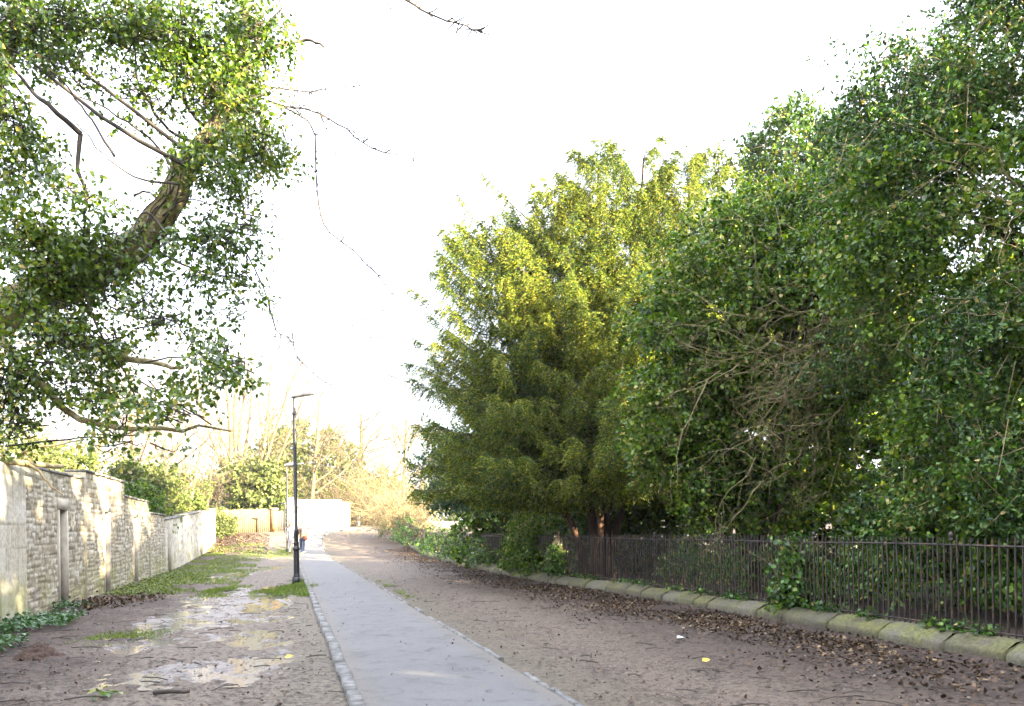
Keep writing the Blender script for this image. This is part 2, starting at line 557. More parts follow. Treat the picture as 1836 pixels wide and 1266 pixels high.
# ------------------------------------------------------------------ ground
def build_ground():
    ys = [-60, -40, -25, -15, -8, -3, 0, 2]
    y, st = 3.0, .05
    while y < 70:
        ys.append(y)
        y += max(.05, (y - 2) * .0085)
    ys += list(np.linspace(71, 130, 30)) + [160, 220, 320, 500, 800]
    xs = [-700, -300, -150, -90, -60, -45, -35, -28, -24, -21] + list(np.arange(-19, -9, .16)) + list(np.arange(-9, 6.5, .055)) + list(np.arange(6.6, 12, .4)) + [13, 15, 18, 22, 28, 36, 50, 80, 150, 300, 700]
    xs, ys = np.array(xs), np.array(ys)
    X, Y = np.meshgrid(xs, ys)
    X, Y = X.ravel(), Y.ravel()
    Z = g(X, Y)
    dp = dist_line(X, Y, PATHC[:, :2])
    df = dist_line(X, Y, FENCE[:, :2])
    dw = X - wallX(Y)
    n1 = vnoise(X * .9, Y * .5, 1)
    n2 = vnoise(X * 3, Y * 3, 2)
    n3 = vnoise(X * 9, Y * 9, 3)
    n4 = vnoise(X * 24, Y * 24, 4)
    left = (dp < 0) & (dw > 0)
    track = np.exp(-((np.abs(dp) - 3.0) / 1.5) ** 2)
    near = sm(60, 20, Y)
    rough = .02 * n2 + .022 * n3 + .018 * n4
    calm = sm(.88, 1.5, np.abs(dp))
    Z += rough * calm * near * np.where(dp > 0, .7, 1.0) - .035 * (1 - sm(.82, .96, np.abs(dp))) - .012
    Z += .05 * sm(.5, 0, dw) * (dw > -1) * near                # soil banked against the wall
    Z += .03 * sm(-.6, -.1, df) * (df < 1) * near
    Z += .15 * (df > .3)
    # wet hollows on the left track
    wet = sm(.05, .85, n1 * .7 + .5 * vnoise(X * 2.2, Y * 1.6, 9) + .55 * track - .05) * left * sm(1.05, 1.5, -dp) * sm(1.2, 2.6, dw) * sm(48, 30, Y)
    Z -= wet * .03
    ruts = sum(np.exp(-((np.abs(dp) - c + .12 * n1) / .17) ** 2) for c in (1.9, 3.35)) * near * (dw > .8) * (df < -.6)
    Z -= ruts * .032 * (.5 + .5 * vnoise(X * .5, Y * .35, 14)).clip(0, 1)
    Z += .02 * np.exp(-((np.abs(dp) - 2.62) / .3) ** 2) * near * (dw > .8) * (df < -.6)
    mud = np.where(dp < 0, sm(3.4, 1.2, dw + n2 * .5), sm(-3.4, -1.0, df + n1 * .6))
    leafy = np.where(dp < 0, 0, sm(-2.6, -.9, df + n2 * .4))
    grav = np.where(dp < 0, 1, .35) * (1 - mud)
    edge = sm(1.9, 1.05, np.abs(dp) + n2 * .15) * .7
    i, j = np.meshgrid(np.arange(len(ys) - 1), np.arange(len(xs) - 1), indexing='ij')
    a = (i * len(xs) + j).ravel()
    F = np.stack([a, a + 1, a + len(xs) + 1, a + len(xs)], 1)
    pool = F[(wet[F].max(1) > .04)]
    used, inv = np.unique(pool, return_inverse=True)
    wm_, nt_, b_, _ = new_mat('puddle_water')
    b_.inputs['Base Color'].default_value = (.06, .058, .06, 1)
    b_.inputs['Roughness'].default_value = .15
    b_.inputs['IOR'].default_value = 1.55
    po = mesh_np('puddle_water', np.stack([X[used], Y[used], np.full(len(used), -.0345)], 1), [inv.reshape(-1, 4)], wm_)
    tag(po, kind='structure')
    m, nt, b, out = new_mat('wet_gravel_and_mud')
    geo = N(nt, 'ShaderNodeNewGeometry')
    pos = geo.outputs['Position']
    a_mud, a_wet, a_grav, a_edge = (attr(nt, k) for k in ('mud', 'wet', 'grav', 'edge'))
    nA = noise(nt, 1.7, 6, .65, pos)
    nB = noise(nt, 14, 5, .7, pos)
    nC = noise(nt, 55, 3, .7, pos)
    nW = noise(nt, 3.6, 6, .62, pos, .4)
    grit = ramp(nt, [(.3, (.014, .0085, .005)), (.48, (.075, .05, .031)), (.68, (.28, .22, .16))], nC.outputs[0])
    base = ramp(nt, [(.3, (.021, .012, .006)), (.5, (.053, .031, .0165)), (.7, (.1, .066, .038))], nA.outputs[0])
    col = mixc(nt, .55, base.outputs[0], grit.outputs[0])
    pale = ramp(nt, [(.35, (.08, .063, .048)), (.65, (.27, .235, .19))], nB.outputs[0])
    gm = mth(nt, 'MULTIPLY', a_grav, .42)
    col = mixc(nt, gm, col, pale.outputs[0])
    mudc = ramp(nt, [(.3, (.014, .008, .005)), (.5, (.034, .02, .013)), (.72, (.09, .056, .038))], nB.outputs[0])
    mm = mth(nt, 'MULTIPLY', a_mud, mth(nt, 'ADD', nA.outputs[0], .35), True)
    col = mixc(nt, mm, col, mudc.outputs[0])
    spk = ramp(nt, [(.38, (.22, .2, .19)), (.5, (1, 1, 1))], nB.outputs[0])
    col = mixc(nt, .75, col, spk.outputs[0], 'MULTIPLY')
    edc = ramp(nt, [(.3, (.04, .035, .025)), (.7, (.1, .1, .05))], nB.outputs[0])
    col = mixc(nt, mth(nt, 'MULTIPLY', a_edge, nA.outputs[0]), col, edc.outputs[0])
    wn = mth(nt, 'ADD', a_wet, mth(nt, 'MULTIPLY', mth(nt, 'SUBTRACT', nW.outputs[0], .5), 2.6))
    wetm = N(nt, 'ShaderNodeMapRange')
    wetm.inputs[1].default_value = .66
    wetm.inputs[2].default_value = .84
    nt.links.new(wn, wetm.inputs[0])
    wm = wetm.outputs[0]
    col = mixc(nt, mth(nt, 'MULTIPLY', wm, .4), col, (.06, .05, .045))
    nt.links.new(col, b.inputs['Base Color'])
    rr = N(nt, 'ShaderNodeMapRange')
    nt.links.new(wm, rr.inputs[0])
    rr.inputs[3].default_value = .8
    rr.inputs[4].default_value = .34
    nt.links.new(rr.outputs[0], b.inputs['Roughness'])
    b.inputs['Specular IOR Level'].default_value = .5
    bn = N(nt, 'ShaderNodeBump')
    bn.inputs['Distance'].default_value = .035
    nt.links.new(mth(nt, 'SUBTRACT', .9, mth(nt, 'MULTIPLY', wm, .3)), bn.inputs['Strength'])
    hh = mth(nt, 'ADD', mth(nt, 'MULTIPLY', nB.outputs[0], .8), mth(nt, 'MULTIPLY', nC.outputs[0], .4))
    nt.links.new(hh, bn.inputs['Height'])
    nt.links.new(bn.outputs[0], b.inputs['Normal'])
    o = mesh_np('ground', np.stack([X, Y, Z], 1), [F], m, None, True,
                {'mud': ('POINT', mud), 'wet': ('POINT', wet), 'grav': ('POINT', grav), 'edge': ('POINT', edge)})
    tag(o, kind='structure')


def gz(x, y):
    return float(g(x, y))


build_ground()

# ------------------------------------------------------------------ path and its edgings
def offset_line(L, off):
    T = norm(np.gradient(L, axis=0))
    return np.stack([L[:, 0] + T[:, 1] * off, L[:, 1] - T[:, 0] * off], 1)


def build_path():
    L = resample(PATHC, .5)
    T = norm(np.gradient(L, axis=0))
    k = np.linspace(-.84, .84, 13)
    X = L[:, None, 0] + T[:, None, 1] * k
    Y = L[:, None, 1] - T[:, None, 0] * k
    Z = g(X, Y) + .022 + .012 * (1 - (k / .84) ** 2) + .004 * vnoise(X.ravel() * 2, Y.ravel() * 2, 5).reshape(X.shape)
    n, c = X.shape
    i, j = np.meshgrid(np.arange(n - 1), np.arange(c - 1), indexing='ij')
    a = (i * c + j).ravel()
    F = np.stack([a, a + 1, a + c + 1, a + c], 1)
    m, nt, b, out = new_mat('worn_asphalt')
    geo = N(nt, 'ShaderNodeNewGeometry')
    pos = geo.outputs['Position']
    n1 = noise(nt, .9, 6, .6, pos)
    n2 = noise(nt, 130, 2, .6, pos)
    n3 = noise(nt, 3.5, 6, .72, pos, .6)
    c1 = ramp(nt, [(.3, (.066, .064, .063)), (.7, (.104, .102, .1))], n1.outputs[0])
    c2 = ramp(nt, [(.3, (.04, .04, .04)), (.5, (.105, .104, .104)), (.75, (.27, .265, .26))], n2.outputs[0])
    col = mixc(nt, .45, c1.outputs[0], c2.outputs[0])
    st = ramp(nt, [(.34, (.5, .47, .43)), (.47, (1, 1, 1)), (.7, (1.1, 1.1, 1.1))], n3.outputs[0])
    col = mixc(nt, .75, col, st.outputs[0], 'MULTIPLY')
    ed = mth(nt, 'MULTIPLY', attr(nt, 'rim'), n3.outputs[0])
    col = mixc(nt, ed, col, (.12, .1, .07))
    nt.links.new(col, b.inputs['Base Color'])
    b.inputs['Roughness'].default_value = .82
    bump(nt, b, n2.outputs[0], .5, .006)
    rim = np.broadcast_to(sm(.6, .84, np.abs(k)), (n, c)).ravel()
    tag(mesh_np('path', np.stack([X, Y, Z], -1).reshape(-1, 3), [F], m, None, True, {'rim': ('POINT', rim)}), kind='structure')
    for side, wid, hgt in ((-1, .12, .05), (1, .055, .03)):
        E = resample(offset_line(PATHC, side * .885), .05)
        mb = MB()
        s, i0 = 0, 0
        while i0 < len(E) - 20:
            ln = int(rng.uniform(15, 21))
            if E[i0, 1] > 75:
                break
            a_, b_ = E[i0], E[min(i0 + ln, len(E) - 1)]
            c_ = (a_ + b_) / 2
            t_ = norm(b_ - a_)
            ang = rng.normal(0, .012)
            t_ = np.array([t_[0] * math.cos(ang) - t_[1] * math.sin(ang), t_[0] * math.sin(ang) + t_[1] * math.cos(ang)])
            L_ = np.linalg.norm(b_ - a_) - .012
            Mx = np.array([[t_[0], t_[1], 0], [t_[1], -t_[0], 0], [0, 0, 1]])
            Mx = np.array([[t_[0], -t_[1], 0], [t_[1], t_[0], 0], [0, 0, 1]])
            if rng.random() > (.0 if side < 0 else .18):
                z0 = gz(*c_)
                zb = gz(*b_) - gz(*a_)
                Mx[2, 0] = zb / max(L_, .1)
                mb.box((c_[0] + rng.normal(0, .006), c_[1], z0 - .06 + hgt / 2 + rng.normal(0, .004)), (L_, wid * rng.uniform(.9, 1.05), hgt + .12), Mx, .985)
            i0 += ln
        tag(mb.build('path_kerb', M['conc']), kind='structure')


build_path()

# ------------------------------------------------------------------ stone kerb under the railing
def build_kerb():
    F = resample(FENCE, .02)
    d = np.linalg.norm(np.diff(F, axis=0), axis=1).cumsum()
    V, Q, moss, tone, n = [], [], [], [], 0
    i = 0
    prof = np.array([[0, -.25], [0, .05], [.004, .105], [.02, .13], [.17, .215], [.27, .236], [.42, .235], [.44, .2], [.44, -.2]])
    while i < len(F) - 60:
        ln = int(rng.uniform(.5, 1.15) / .02)
        e = min(i + ln, len(F) - 1)
        ks = np.linspace(i + 1, e - 1, 8).astype(int)
        jz, jx, tn = rng.normal(0, .006), rng.normal(0, .008), rng.random()
        tilt = rng.normal(0, .03)
        T = norm(np.gradient(F, axis=0)[ks])
        rows = []
        for q, kk in enumerate(ks):
            pr = prof.copy()
            ends = .003 if q in (0, 7) else 0
            x = pr[:, 0] + jx + rng.normal(0, .003, len(pr)) + ends * (pr[:, 0] < .2)
            z = pr[:, 1] + jz + rng.normal(0, .003, len(pr)) - ends * (pr[:, 1] > 0) + tilt * pr[:, 0]
            Xp = F[kk, 0] + T[q, 1] * x
            Yp = F[kk, 1] - T[q, 0] * x
            rows.append(np.stack([Xp, Yp, z + gz(*F[kk])], 1))
        R = np.concatenate(rows)
        c = len(prof)
        a, b_ = np.meshgrid(np.arange(7), np.arange(c - 1), indexing='ij')
        a = (a * c + b_).ravel()
        Q.append(np.stack([a, a + c, a + c + 1, a + 1], 1) + n)
        # end caps as fans of quads
        V.append(R)
        moss.append(np.tile(sm(-.05, .2, prof[:, 1]) * rng.uniform(.3, 1.1), 8))
        tone.append(np.full(len(R), tn))
        n += len(R)
        capi = np.array([[0, 1, 7, 8], [1, 2, 6, 7], [2, 3, 5, 6]])
        for off, rev in ((0, False), (7 * c, True)):
            qq = capi + off + n - len(R)
            Q.append(qq[:, ::-1] if rev else qq)
        i = e
    m, nt, b, out = new_mat('mossy_kerb_stone')
    geo = N(nt, 'ShaderNodeNewGeometry')
    n1 = noise(nt, 3.2, 6, .65, geo.outputs['Position'])
    n2 = noise(nt, 22, 5, .65, geo.outputs['Position'])
    st = ramp(nt, [(.0, (.075, .066, .046)), (.5, (.115, .102, .07)), (1, (.15, .14, .115))], attr(nt, 'tone'))
    col = mixc(nt, .6, st.outputs[0], ramp(nt, [(.3, (.25, .24, .22)), (.6, (1, 1, 1))], n2.outputs[0]).outputs[0], 'MULTIPLY')
    ms = ramp(nt, [(.38, (0, 0, 0)), (.6, (1, 1, 1))], n1.outputs[0])
    mf = mth(nt, 'MULTIPLY', ms.outputs[0], attr(nt, 'moss'), True)
    mc = ramp(nt, [(.35, (.06, .065, .018)), (.65, (.17, .17, .04))], n2.outputs[0])
    col = mixc(nt, mf, col, mc.outputs[0])
    nt.links.new(col, b.inputs['Base Color'])
    b.inputs['Roughness'].default_value = .9
    bump(nt, b, n2.outputs[0], .8, .015)
    o = mesh_np('stone_kerb', np.concatenate(V), [np.concatenate(Q)], m, None, False, {'moss': ('POINT', np.concatenate(moss)), 'tone': ('POINT', np.concatenate(tone))})
    tag(o, 'long low kerb of mossy chamfered stones carrying the iron railing', 'kerb')


build_kerb()

# ------------------------------------------------------------------ iron railing
def build_railing():
    base = offset_line(FENCE, .3)
    L = resample(base, .1)
    s0 = int(np.argmin(np.abs(L[:, 1] - 4.5)))
    rt = empty('iron_railing', (L[s0, 0], L[s0, 1], gz(*L[s0]) + .2), 'rusty black iron railing of thin upright bars on the mossy stone kerb', 'railing')
    end = int(np.argmin(np.abs(L[:, 1] - 61)))
    T = norm(np.gradient(L, axis=0))
    z0 = lambda p: gz(*p) + .23
    for nm, h, r in (('top_rail', 1.0, .014), ('bottom_rail', .05, .013)):
        mb = MB()
        P = np.array([[p[0], p[1], z0(p) + h + .006 * math.sin(p[1] * 1.3)] for p in L[s0:end:5]])
        off = np.array([-T[s0:end:5, 1], T[s0:end:5, 0], np.zeros(len(P))]).T
        mb.tube(P + off * 0, r, 4)
        mb.build(nm, M['iron'], rt)
    far = MB()
    nb = 0
    for i in range(s0, end):
        p = L[i]
        lean = rng.normal(0, .008, 2)
        H = 1.115 + rng.normal(0, .008)
        post = (i - s0) % 27 == 4
        if post and p[1] < 40:
            mb = MB()
            mb.tube([(p[0], p[1], z0(p) - .06), (p[0], p[1], z0(p) + 1.08)], .015, 6)
            mb.lathe((p[0], p[1], z0(p) + 1.04), [(.015, 0), (.03, .01), (.03, .03), (.018, .04), (.03, .06), (.034, .08), (.022, .105), (.006, .12)], 8)
            mb.build('post', M['iron'], rt)
            continue
        b0 = np.array([p[0], p[1], z0(p) - .02])
        b1 = b0 + np.array([lean[0], lean[1], H])
        Ps = [b0, b0 * .5 + b1 * .5 + np.r_[rng.normal(0, .004, 2), 0], b1 - UP * .05, b1]
        Rs = [.0115, .0115, .0115, .005]
        if p[1] > 7.6 and nb < 100:
            mb = MB()
            mb.tube(Ps, Rs, 5)
            mb.build('bar', M['iron'], rt)
            nb += 1
        else:
            far.tube(Ps, Rs, 4)
    tag(far.build('bars', M['iron'], rt), kind='stuff')
    return rt


build_railing()

# ------------------------------------------------------------------ garden walls on the left
def wall_material():
    m, nt, b, out = new_mat('rubble_stone')
    tc = N(nt, 'ShaderNodeTexCoord')
    n1 = noise(nt, 1.1, 5, .6, tc.outputs['Object'])
    n2 = noise(nt, 11, 6, .7, tc.outputs['Object'])
    st = ramp(nt, [(0, (.26, .22, .15)), (.35, (.4, .355, .26)), (.7, (.5, .46, .36)), (1, (.57, .54, .46))], attr(nt, 'tone'))
    col = mixc(nt, .75, st.outputs[0], ramp(nt, [(.28, (.45, .42, .36)), (.55, (1, 1, 1)), (.8, (1.15, 1.15, 1.1))], n2.outputs[0]).outputs[0], 'MULTIPLY')
    jc = ramp(nt, [(.3, (.085, .07, .045)), (.6, (.22, .185, .125))], n2.outputs[0])
    col = mixc(nt, attr(nt, 'joint'), col, jc.outputs[0])
    al = ramp(nt, [(.42, (0, 0, 0)), (.62, (1, 1, 1))], n1.outputs[0])
    col = mixc(nt, mth(nt, 'MULTIPLY', al.outputs[0], mth(nt, 'MULTIPLY', attr(nt, 'algae'), .75)), col, (.27, .265, .08))
    mp = N(nt, 'ShaderNodeMapping')
    mp.inputs['Scale'].default_value = (2.5, 1, .25)
    nt.links.new(tc.outputs['Object'], mp.inputs[0])
    n3 = noise(nt, 2, 5, .6, mp.outputs[0])
    sk = ramp(nt, [(.35, (.5, .47, .42)), (.5, (1, 1, 1))], n3.outputs[0])
    col = mixc(nt, .5, col, sk.outputs[0], 'MULTIPLY')
    nt.links.new(col, b.inputs['Base Color'])
    b.inputs['Roughness'].default_value = .9
    bump(nt, b, n2.outputs[0], .9, .02)
    return m


M['stone'] = wall_material()
WT = np.array([-.262, 1.0]) / math.hypot(.262, 1)
WN = np.array([WT[1], -WT[0]])           # towards the track
WANG = math.atan2(WT[1], WT[0])


def rubble(U, Vv, seed, ch=(.07, .145), cl=(.09, .27), jitter=.04):
    """irregular courses: returns stone id, distance to the joint"""
    r = np.random.default_rng(seed)
    u = U + jitter * vnoise(U * 6, Vv * 6, seed + 1)
    v = Vv + jitter * .8 * vnoise(U * 4, Vv * 7, seed + 2)
    ce = np.r_[-1, np.cumsum(r.uniform(*ch, 60)) - .3]
    ci = np.searchsorted(ce, v.ravel()) - 1
    ids = np.zeros(U.size, int)
    dist = np.zeros(U.size)
    v_, u_ = v.ravel(), u.ravel()
    for c in np.unique(ci):
        s = ci == c
        le = np.cumsum(r.uniform(*cl, 400)) - 1 - r.random()
        k = np.clip(np.searchsorted(le, u_[s]) - 1, 0, len(le) - 2)
        ids[s] = c * 1000 + k
        du = np.minimum(u_[s] - le[k], le[k + 1] - u_[s])
        dv = np.minimum(v_[s] - ce[c], (ce[c + 1] if c + 1 < len(ce) else 9) - v_[s])
        dist[s] = np.minimum(du, dv)
    return ids.reshape(U.shape), dist.reshape(U.shape)


def wall_section(label, Y0, Y1, h0, h1, seed, door=None, coping=None, ashlar=None, plain=False, set_back=0.0, res=.03, group='stone garden walls along the track'):
    p0 = np.array([wallX(Y0), Y0]) - WN * set_back
    p1 = np.array([wallX(Y1), Y1]) - WN * set_back
    Lw = np.linalg.norm(p1 - p0)
    root = empty('garden_wall', (p0[0], p0[1], gz(*p0)), label, 'wall', group, WANG)
    r = np.random.default_rng(seed)
    T = .42
    zg = lambda u: gz(*(p0 + WT * u)) - gz(*p0)
    zt = lambda u: h0 + (h1 - h0) * u / Lw
    # front grid with the door opening left out; local x along the wall, y<0 is behind (front face at y=0)
    nu, nv = max(int(Lw / res), 4), max(int(max(h0, h1) / res), 4)
    us = np.linspace(0, Lw, nu)
    if door:
        us = np.sort(np.r_[us[(np.abs(us - door[0]) > res * .4) & (np.abs(us - door[1]) > res * .4)], door[0], door[1]])
    vs = np.linspace(0, 1, nv)
    U, K = np.meshgrid(us, vs)
    zb = np.array([zg(u) for u in us]) - .3
    top = np.array([zt(u) for u in us])
    Vv = zb[None] + K * (top - zb)[None]
    pale = plain
    plain = False
    if plain:
        ids, dist = np.zeros(U.shape, int), np.full(U.shape, .1)
        depth = .006 * vnoise(U * 2, Vv * 2, seed)
        tone = np.full(U.shape, .8)
        joint = np.zeros(U.shape)
    else:
        ids, dist = rubble(U, Vv, seed)
        if ashlar:
            i2, d2 = rubble(U, Vv, seed + 50, (.36, .42), (.5, .95), .006)
            s = (U > ashlar[0]) & (U < ashlar[1])
            ids, dist = np.where(s, i2 + 500000, ids), np.where(s, d2 * 1.5, dist)
        h = (np.sin(ids * 12.9898 + seed) * 43758.5453) % 1
        h2 = (np.sin(ids * 78.233 + seed) * 12543.123) % 1
        joint = 1 - sm(.004, .02, dist)
        big = ids > 400000
        depth = np.where(big, .3, 1) * (h2 - .5) * .018 - joint * np.where(big, .006, .016) + np.where(big, .02, 0)
        tone = np.where(big, .6 + .4 * h, h)
        joint = joint * np.where(big, .55, .9)
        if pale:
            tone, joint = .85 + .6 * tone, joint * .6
    depth[-1, :] = 0
    fu = (us[:-1] + us[1:]) / 2
    i, j = np.meshgrid(np.arange(len(vs) - 1), np.arange(len(us) - 1), indexing='ij')
    keep = np.ones(i.shape, bool)
    if door:
        zc = (Vv[:-1, :-1] + Vv[1:, 1:]) / 2
        keep = ~((fu[None] > door[0]) & (fu[None] < door[1]) & (zc < door[2]))
    a = (i * len(us) + j)[keep]
    F = np.stack([a, a + 1, a + len(us) + 1, a + len(us)], 1)
    V = np.stack([U, -depth * -1 + 0 * U, Vv], -1).reshape(-1, 3)
    V[:, 1] = depth.ravel()
    # body behind the front: back, top and ends
    n0 = len(V)
    body = []
    for u in (0, Lw):
        body += [[u, 0, zg(u) - .3], [u, -T, zg(u) - .3], [u, -T, zt(u)], [u, 0, zt(u)]]
    V = np.vstack([V, body])
    B = np.array([[0, 3, 2, 1], [4, 5, 6, 7], [2, 3, 7, 6], [1, 2, 6, 5]]) + n0
    cs, sn = math.cos(WANG), math.sin(WANG)

    def world(Vl):
        # local y axis = left of the wall direction (away from the track), so front is -y: flip
        x, y, z = Vl[:, 0], -Vl[:, 1], Vl[:, 2]
        return np.stack([root.location[0] + x * cs - y * sn, root.location[1] + x * sn + y * cs, root.location[2] + z], 1)
    algae = np.clip(sm(1.3, .2, Vv) + .5 * sm(-.5, .0, Vv - top[None]), 0, 1)
    ext = np.zeros(8)
    o = mesh_np('masonry', world(V), [F, B], M['render'] if plain else M['stone'], root, False,
                {'tone': ('POINT', np.r_[tone.ravel(), ext + .4]), 'joint': ('POINT', np.r_[joint.ravel(), ext]), 'algae': ('POINT', np.r_[algae.ravel(), ext + .5])})

    def lbox(name, c, s, mat, lab=None, parent=root):
        mb = MB()
        x, y, z = c
        w = world(np.array([[x, y, z]]))[0]
        Mx = np.array([[cs, -sn, 0], [sn, cs, 0], [0, 0, 1]])
        mb.box(w, s, Mx)
        ob = mb.build(name, mat, parent)
        if lab:
            ob['label'] = lab
        return ob
    if door:
        d0, d1, dz = door[:3]
        dmat = door[3] if len(door) > 3 else 'door'
        dm = (d0 + d1) / 2
        lo = zg(dm)
        for xx in (d0, d1):
            s_ = -1 if xx == d0 else 1
            lbox('door_jamb', (xx + s_ * .05, -.08, (lo - .3 + dz) / 2), (.11, .2, dz - lo + .3), M['dressed'])
        lbox('lintel', (dm, -.075, dz + .11), (d1 - d0 + .24, .2, .22), M['dressed'])
        dr = lbox('door', (dm, -.15, (lo + dz) / 2), (d1 - d0 - .01, .05, dz - lo - .005), M[dmat])
        for q in range(1, 4):
            pass
        lbox('handle', (d0 + .1, -.15, lo + 1.0), (.03, .04, .1), M['iron'], None, dr)
    if coping:
        mb = MB()
        u = 0.02
        while u < Lw - .15:
            ln = min(r.uniform(.5, .9), Lw - .02 - u)
            w = world(np.array([[u + ln / 2, -T / 2 + r.normal(0, .008), zt(u + ln / 2) + .035 + r.normal(0, .004)]]))[0]
            Mx = np.array([[cs, -sn, 0], [sn, cs, 0], [0, 0, 1]])
            Mx[2, 0] = (zt(u + ln) - zt(u)) / ln
            mb.box(w, (ln - .01, T + coping, .05), Mx)
            u += ln
        mb.build('coping', M['coping'], root)
    return root


ds = lambda Y, Y0: (Y - Y0) * math.hypot(.262, 1)
wall_section('tallest near wall with large squared blocks at one end and yellow lichen', 3.0, 19.2, 2.62, 2.72, 11, (ds(17.1, 3), ds(17.65, 3), 2.0), .04, (0, ds(14.9, 3)))
wall_section('stone wall under dark slate coping with a narrow grey doorway', 19.22, 23.7, 2.9, 2.9, 23, (ds(21.05, 19.22), ds(21.6, 19.22), 2.05), .08, None, False, -.05)
wall_section('stepped-down stone wall with slate coping and a pale door, between higher and lower walls', 23.72, 28.1, 2.52, 2.5, 35, (ds(25.3, 23.72), ds(25.85, 23.72), 1.98, 'dressed'), .08, None, False, 0)
wall_section('short low stone wall beside the green bush that spills over', 28.12, 31.5, 2.15, 2.12, 47, None, .08, None, False, -.04)
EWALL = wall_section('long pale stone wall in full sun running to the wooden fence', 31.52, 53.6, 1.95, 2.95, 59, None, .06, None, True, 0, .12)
def wall_pilaster(root, Y, Hh):
    x, y = wallX(Y) + WN[0] * .02, Y + WN[1] * .02
    cs, sn = math.cos(WANG), math.sin(WANG)
    mb = MB()
    mb.box((x, y, gz(x, y) + Hh / 2 - .1), (.18, .16, Hh + .2), [[cs, -sn, 0], [sn, cs, 0], [0, 0, 1]])
    mb.build('pilaster', M['dressed'], root)


wall_pilaster(EWALL, 32.6, 1.9)
wall_pilaster(EWALL, 44.5, 2.15)

# ------------------------------------------------------------------ street lamps
def street_lamp(x, y, H, label, side=1):
    z = gz(x, y)
    t = empty('street_lamp', (x, y, z), label, 'street lamp', 'black street lamps beside the path')
    mb = MB()
    mb.box((x, y, z + .08), (.2, .2, .22), None, .96)
    mb.build('plinth', M['black'], t)
    mb = MB()
    mb.lathe((x, y, z + .19), [(.1, 0), (.1, .03), (.09, .06), (.083, .1), (.08, .72), (.085, .75), (.108, .78), (.108, .82), (.078, .86), (.074, .92), (.086, .96), (.066, 1.02)], 16, .06)
    mb.build('pedestal', M['black'], t, True)
    mb = MB()
    mb.lathe((x, y, z + 1.2), [(.064, 0), (.066, .3), (.066, .34), (.054, .36), (.052, H * .5), (.05, H - 1.75)], 12)
    mb.build('column', M['black'], t, True)
    mb = MB()
    zz = z + H - .55
    mb.lathe((x, y, zz), [(.05, -.03), (.062, -.01), (.062, .05), (.05, .07), (.036, .1), (.032, .5)], 10)
    mb.build('spigot', M['black'], t, True)
    a = math.radians(9)
    mb = MB()
    S = []
    for u, w, hh in ((-.1, .05, .07), (-.04, .08, .1), (.12, .1, .125), (.35, .12, .125), (.52, .11, .1), (.6, .05, .06)):
        S.append((u, w, hh))
    V = []
    for u, w, hh in S:
        for yy, z2 in ((-w, -.035), (w, -.035), (w * 1.05, .012), (w * .6, hh * .75), (0, hh), (-w * .6, hh * .75), (-w * 1.05, .012)):
            V.append([x + side * (u * math.cos(a) - z2 * math.sin(a)), y + yy, z + H - .03 + u * math.sin(a) + z2 * math.cos(a)])
    n = len(S)
    q = [[i * 7 + j, i * 7 + (j + 1) % 7, (i + 1) * 7 + (j + 1) % 7, (i + 1) * 7 + j] for i in range(n - 1) for j in range(7)]
    tr = [[e * 7, e * 7 + j, e * 7 + j + 1] for e in (0, n - 1) for j in range(1, 6)]
    mb.add(V, q, tr)
    hd = mb.build('lamp_head', M['steel'], t)
    mb = MB()
    mb.box((x + side * .3 * math.cos(a), y, z + H - .072 + .3 * math.sin(a)), (.34, .15, .02), np.array([[math.cos(a), 0, -side * math.sin(a)], [0, 1, 0], [side * math.sin(a), 0, math.cos(a)]]))
    mb.build('lens', M['white'], hd)
    return t


lp = at(532, 1046)
street_lamp(lp[0], lp[1], 5.4, 'tall black street lamp with flat head standing in grass at the path edge')
lp2 = at(516, 989)
street_lamp(lp2[0], lp2[1], 4.95, 'smaller distant street lamp behind the walkers, left of the tall one')
# ------------------------------------------------------------------ big trees behind the railing
def limb(mb, P, r0, r1, n=14, sides=8, wob=.03):
    Q = spline(P, n)
    Q = Q + rng.normal(size=Q.shape) * wob * np.linspace(0, 1, n)[:, None]
    mb.tube(Q, np.linspace(r0, r1, n), sides)
    return Q


def broad_tree(name, loc, label, ells, mat, trunk_mat, nclump, sprigs, k, L, Wd, r=.2, trunk_top=None, group=None, cat='tree', limbs=9, sub=1, zmin=None, fine=False, lump=.16, fill=.25, cr=.25, ln=.3, twig_share=.25, shell=.1, trunks=1, fold=.25):
    t = empty(name, loc, label, cat, group)
    loc = np.array(loc, float)
    E = np.array([e[:6] for e in ells])
    topc = E[E[:, 2].argmax()]
    mb = MB()
    for s in range(trunks):
        off = np.zeros(3) if trunks == 1 else np.r_[rng.normal(0, r * 2, 2), 0]
        tp = topc[:3] + UP * topc[5] * .3
        mid = loc * .55 + tp * .45 + np.r_[rng.normal(0, .25, 2), 0]
        tr = limb(mb, [loc + off - UP * .2, loc + off + UP * .8 + np.r_[rng.normal(0, .1, 2), 0], mid + off, tp], r, r * .25, 16, 9)
        for q in range(limbs):
            e = E[rng.integers(len(E))]
            i = rng.integers(4, 12)
            tgt = e[:3] + rnd(1)[0] * e[3:6] * .75
            m1 = tr[i] * .5 + tgt * .5 + UP * rng.uniform(-.2, .5)
            limb(mb, [tr[i], m1, tgt], r * .38, r * .08, 8, 5)
    mb.build('trunk', M[trunk_mat], t, True)
    cr_o, S, T = bushy('crown', t, M[mat], ells, nclump, sprigs, k, L, Wd, cr, ln, fine, .15, lump, fill, shell, zmin, fold)
    pick = rng.random(len(S)) < twig_share
    S, T = S[pick], T[pick]
    mb = MB()
    for s_, t_ in zip(S, T):
        mb.tube([s_ - t_ * .35 + UP * .1, s_, s_ + t_ * ln * 1.0 - UP * .03], [.008, .006, .002], 3, False)
    mb.build('sprays', M['twig'], t)
    return t


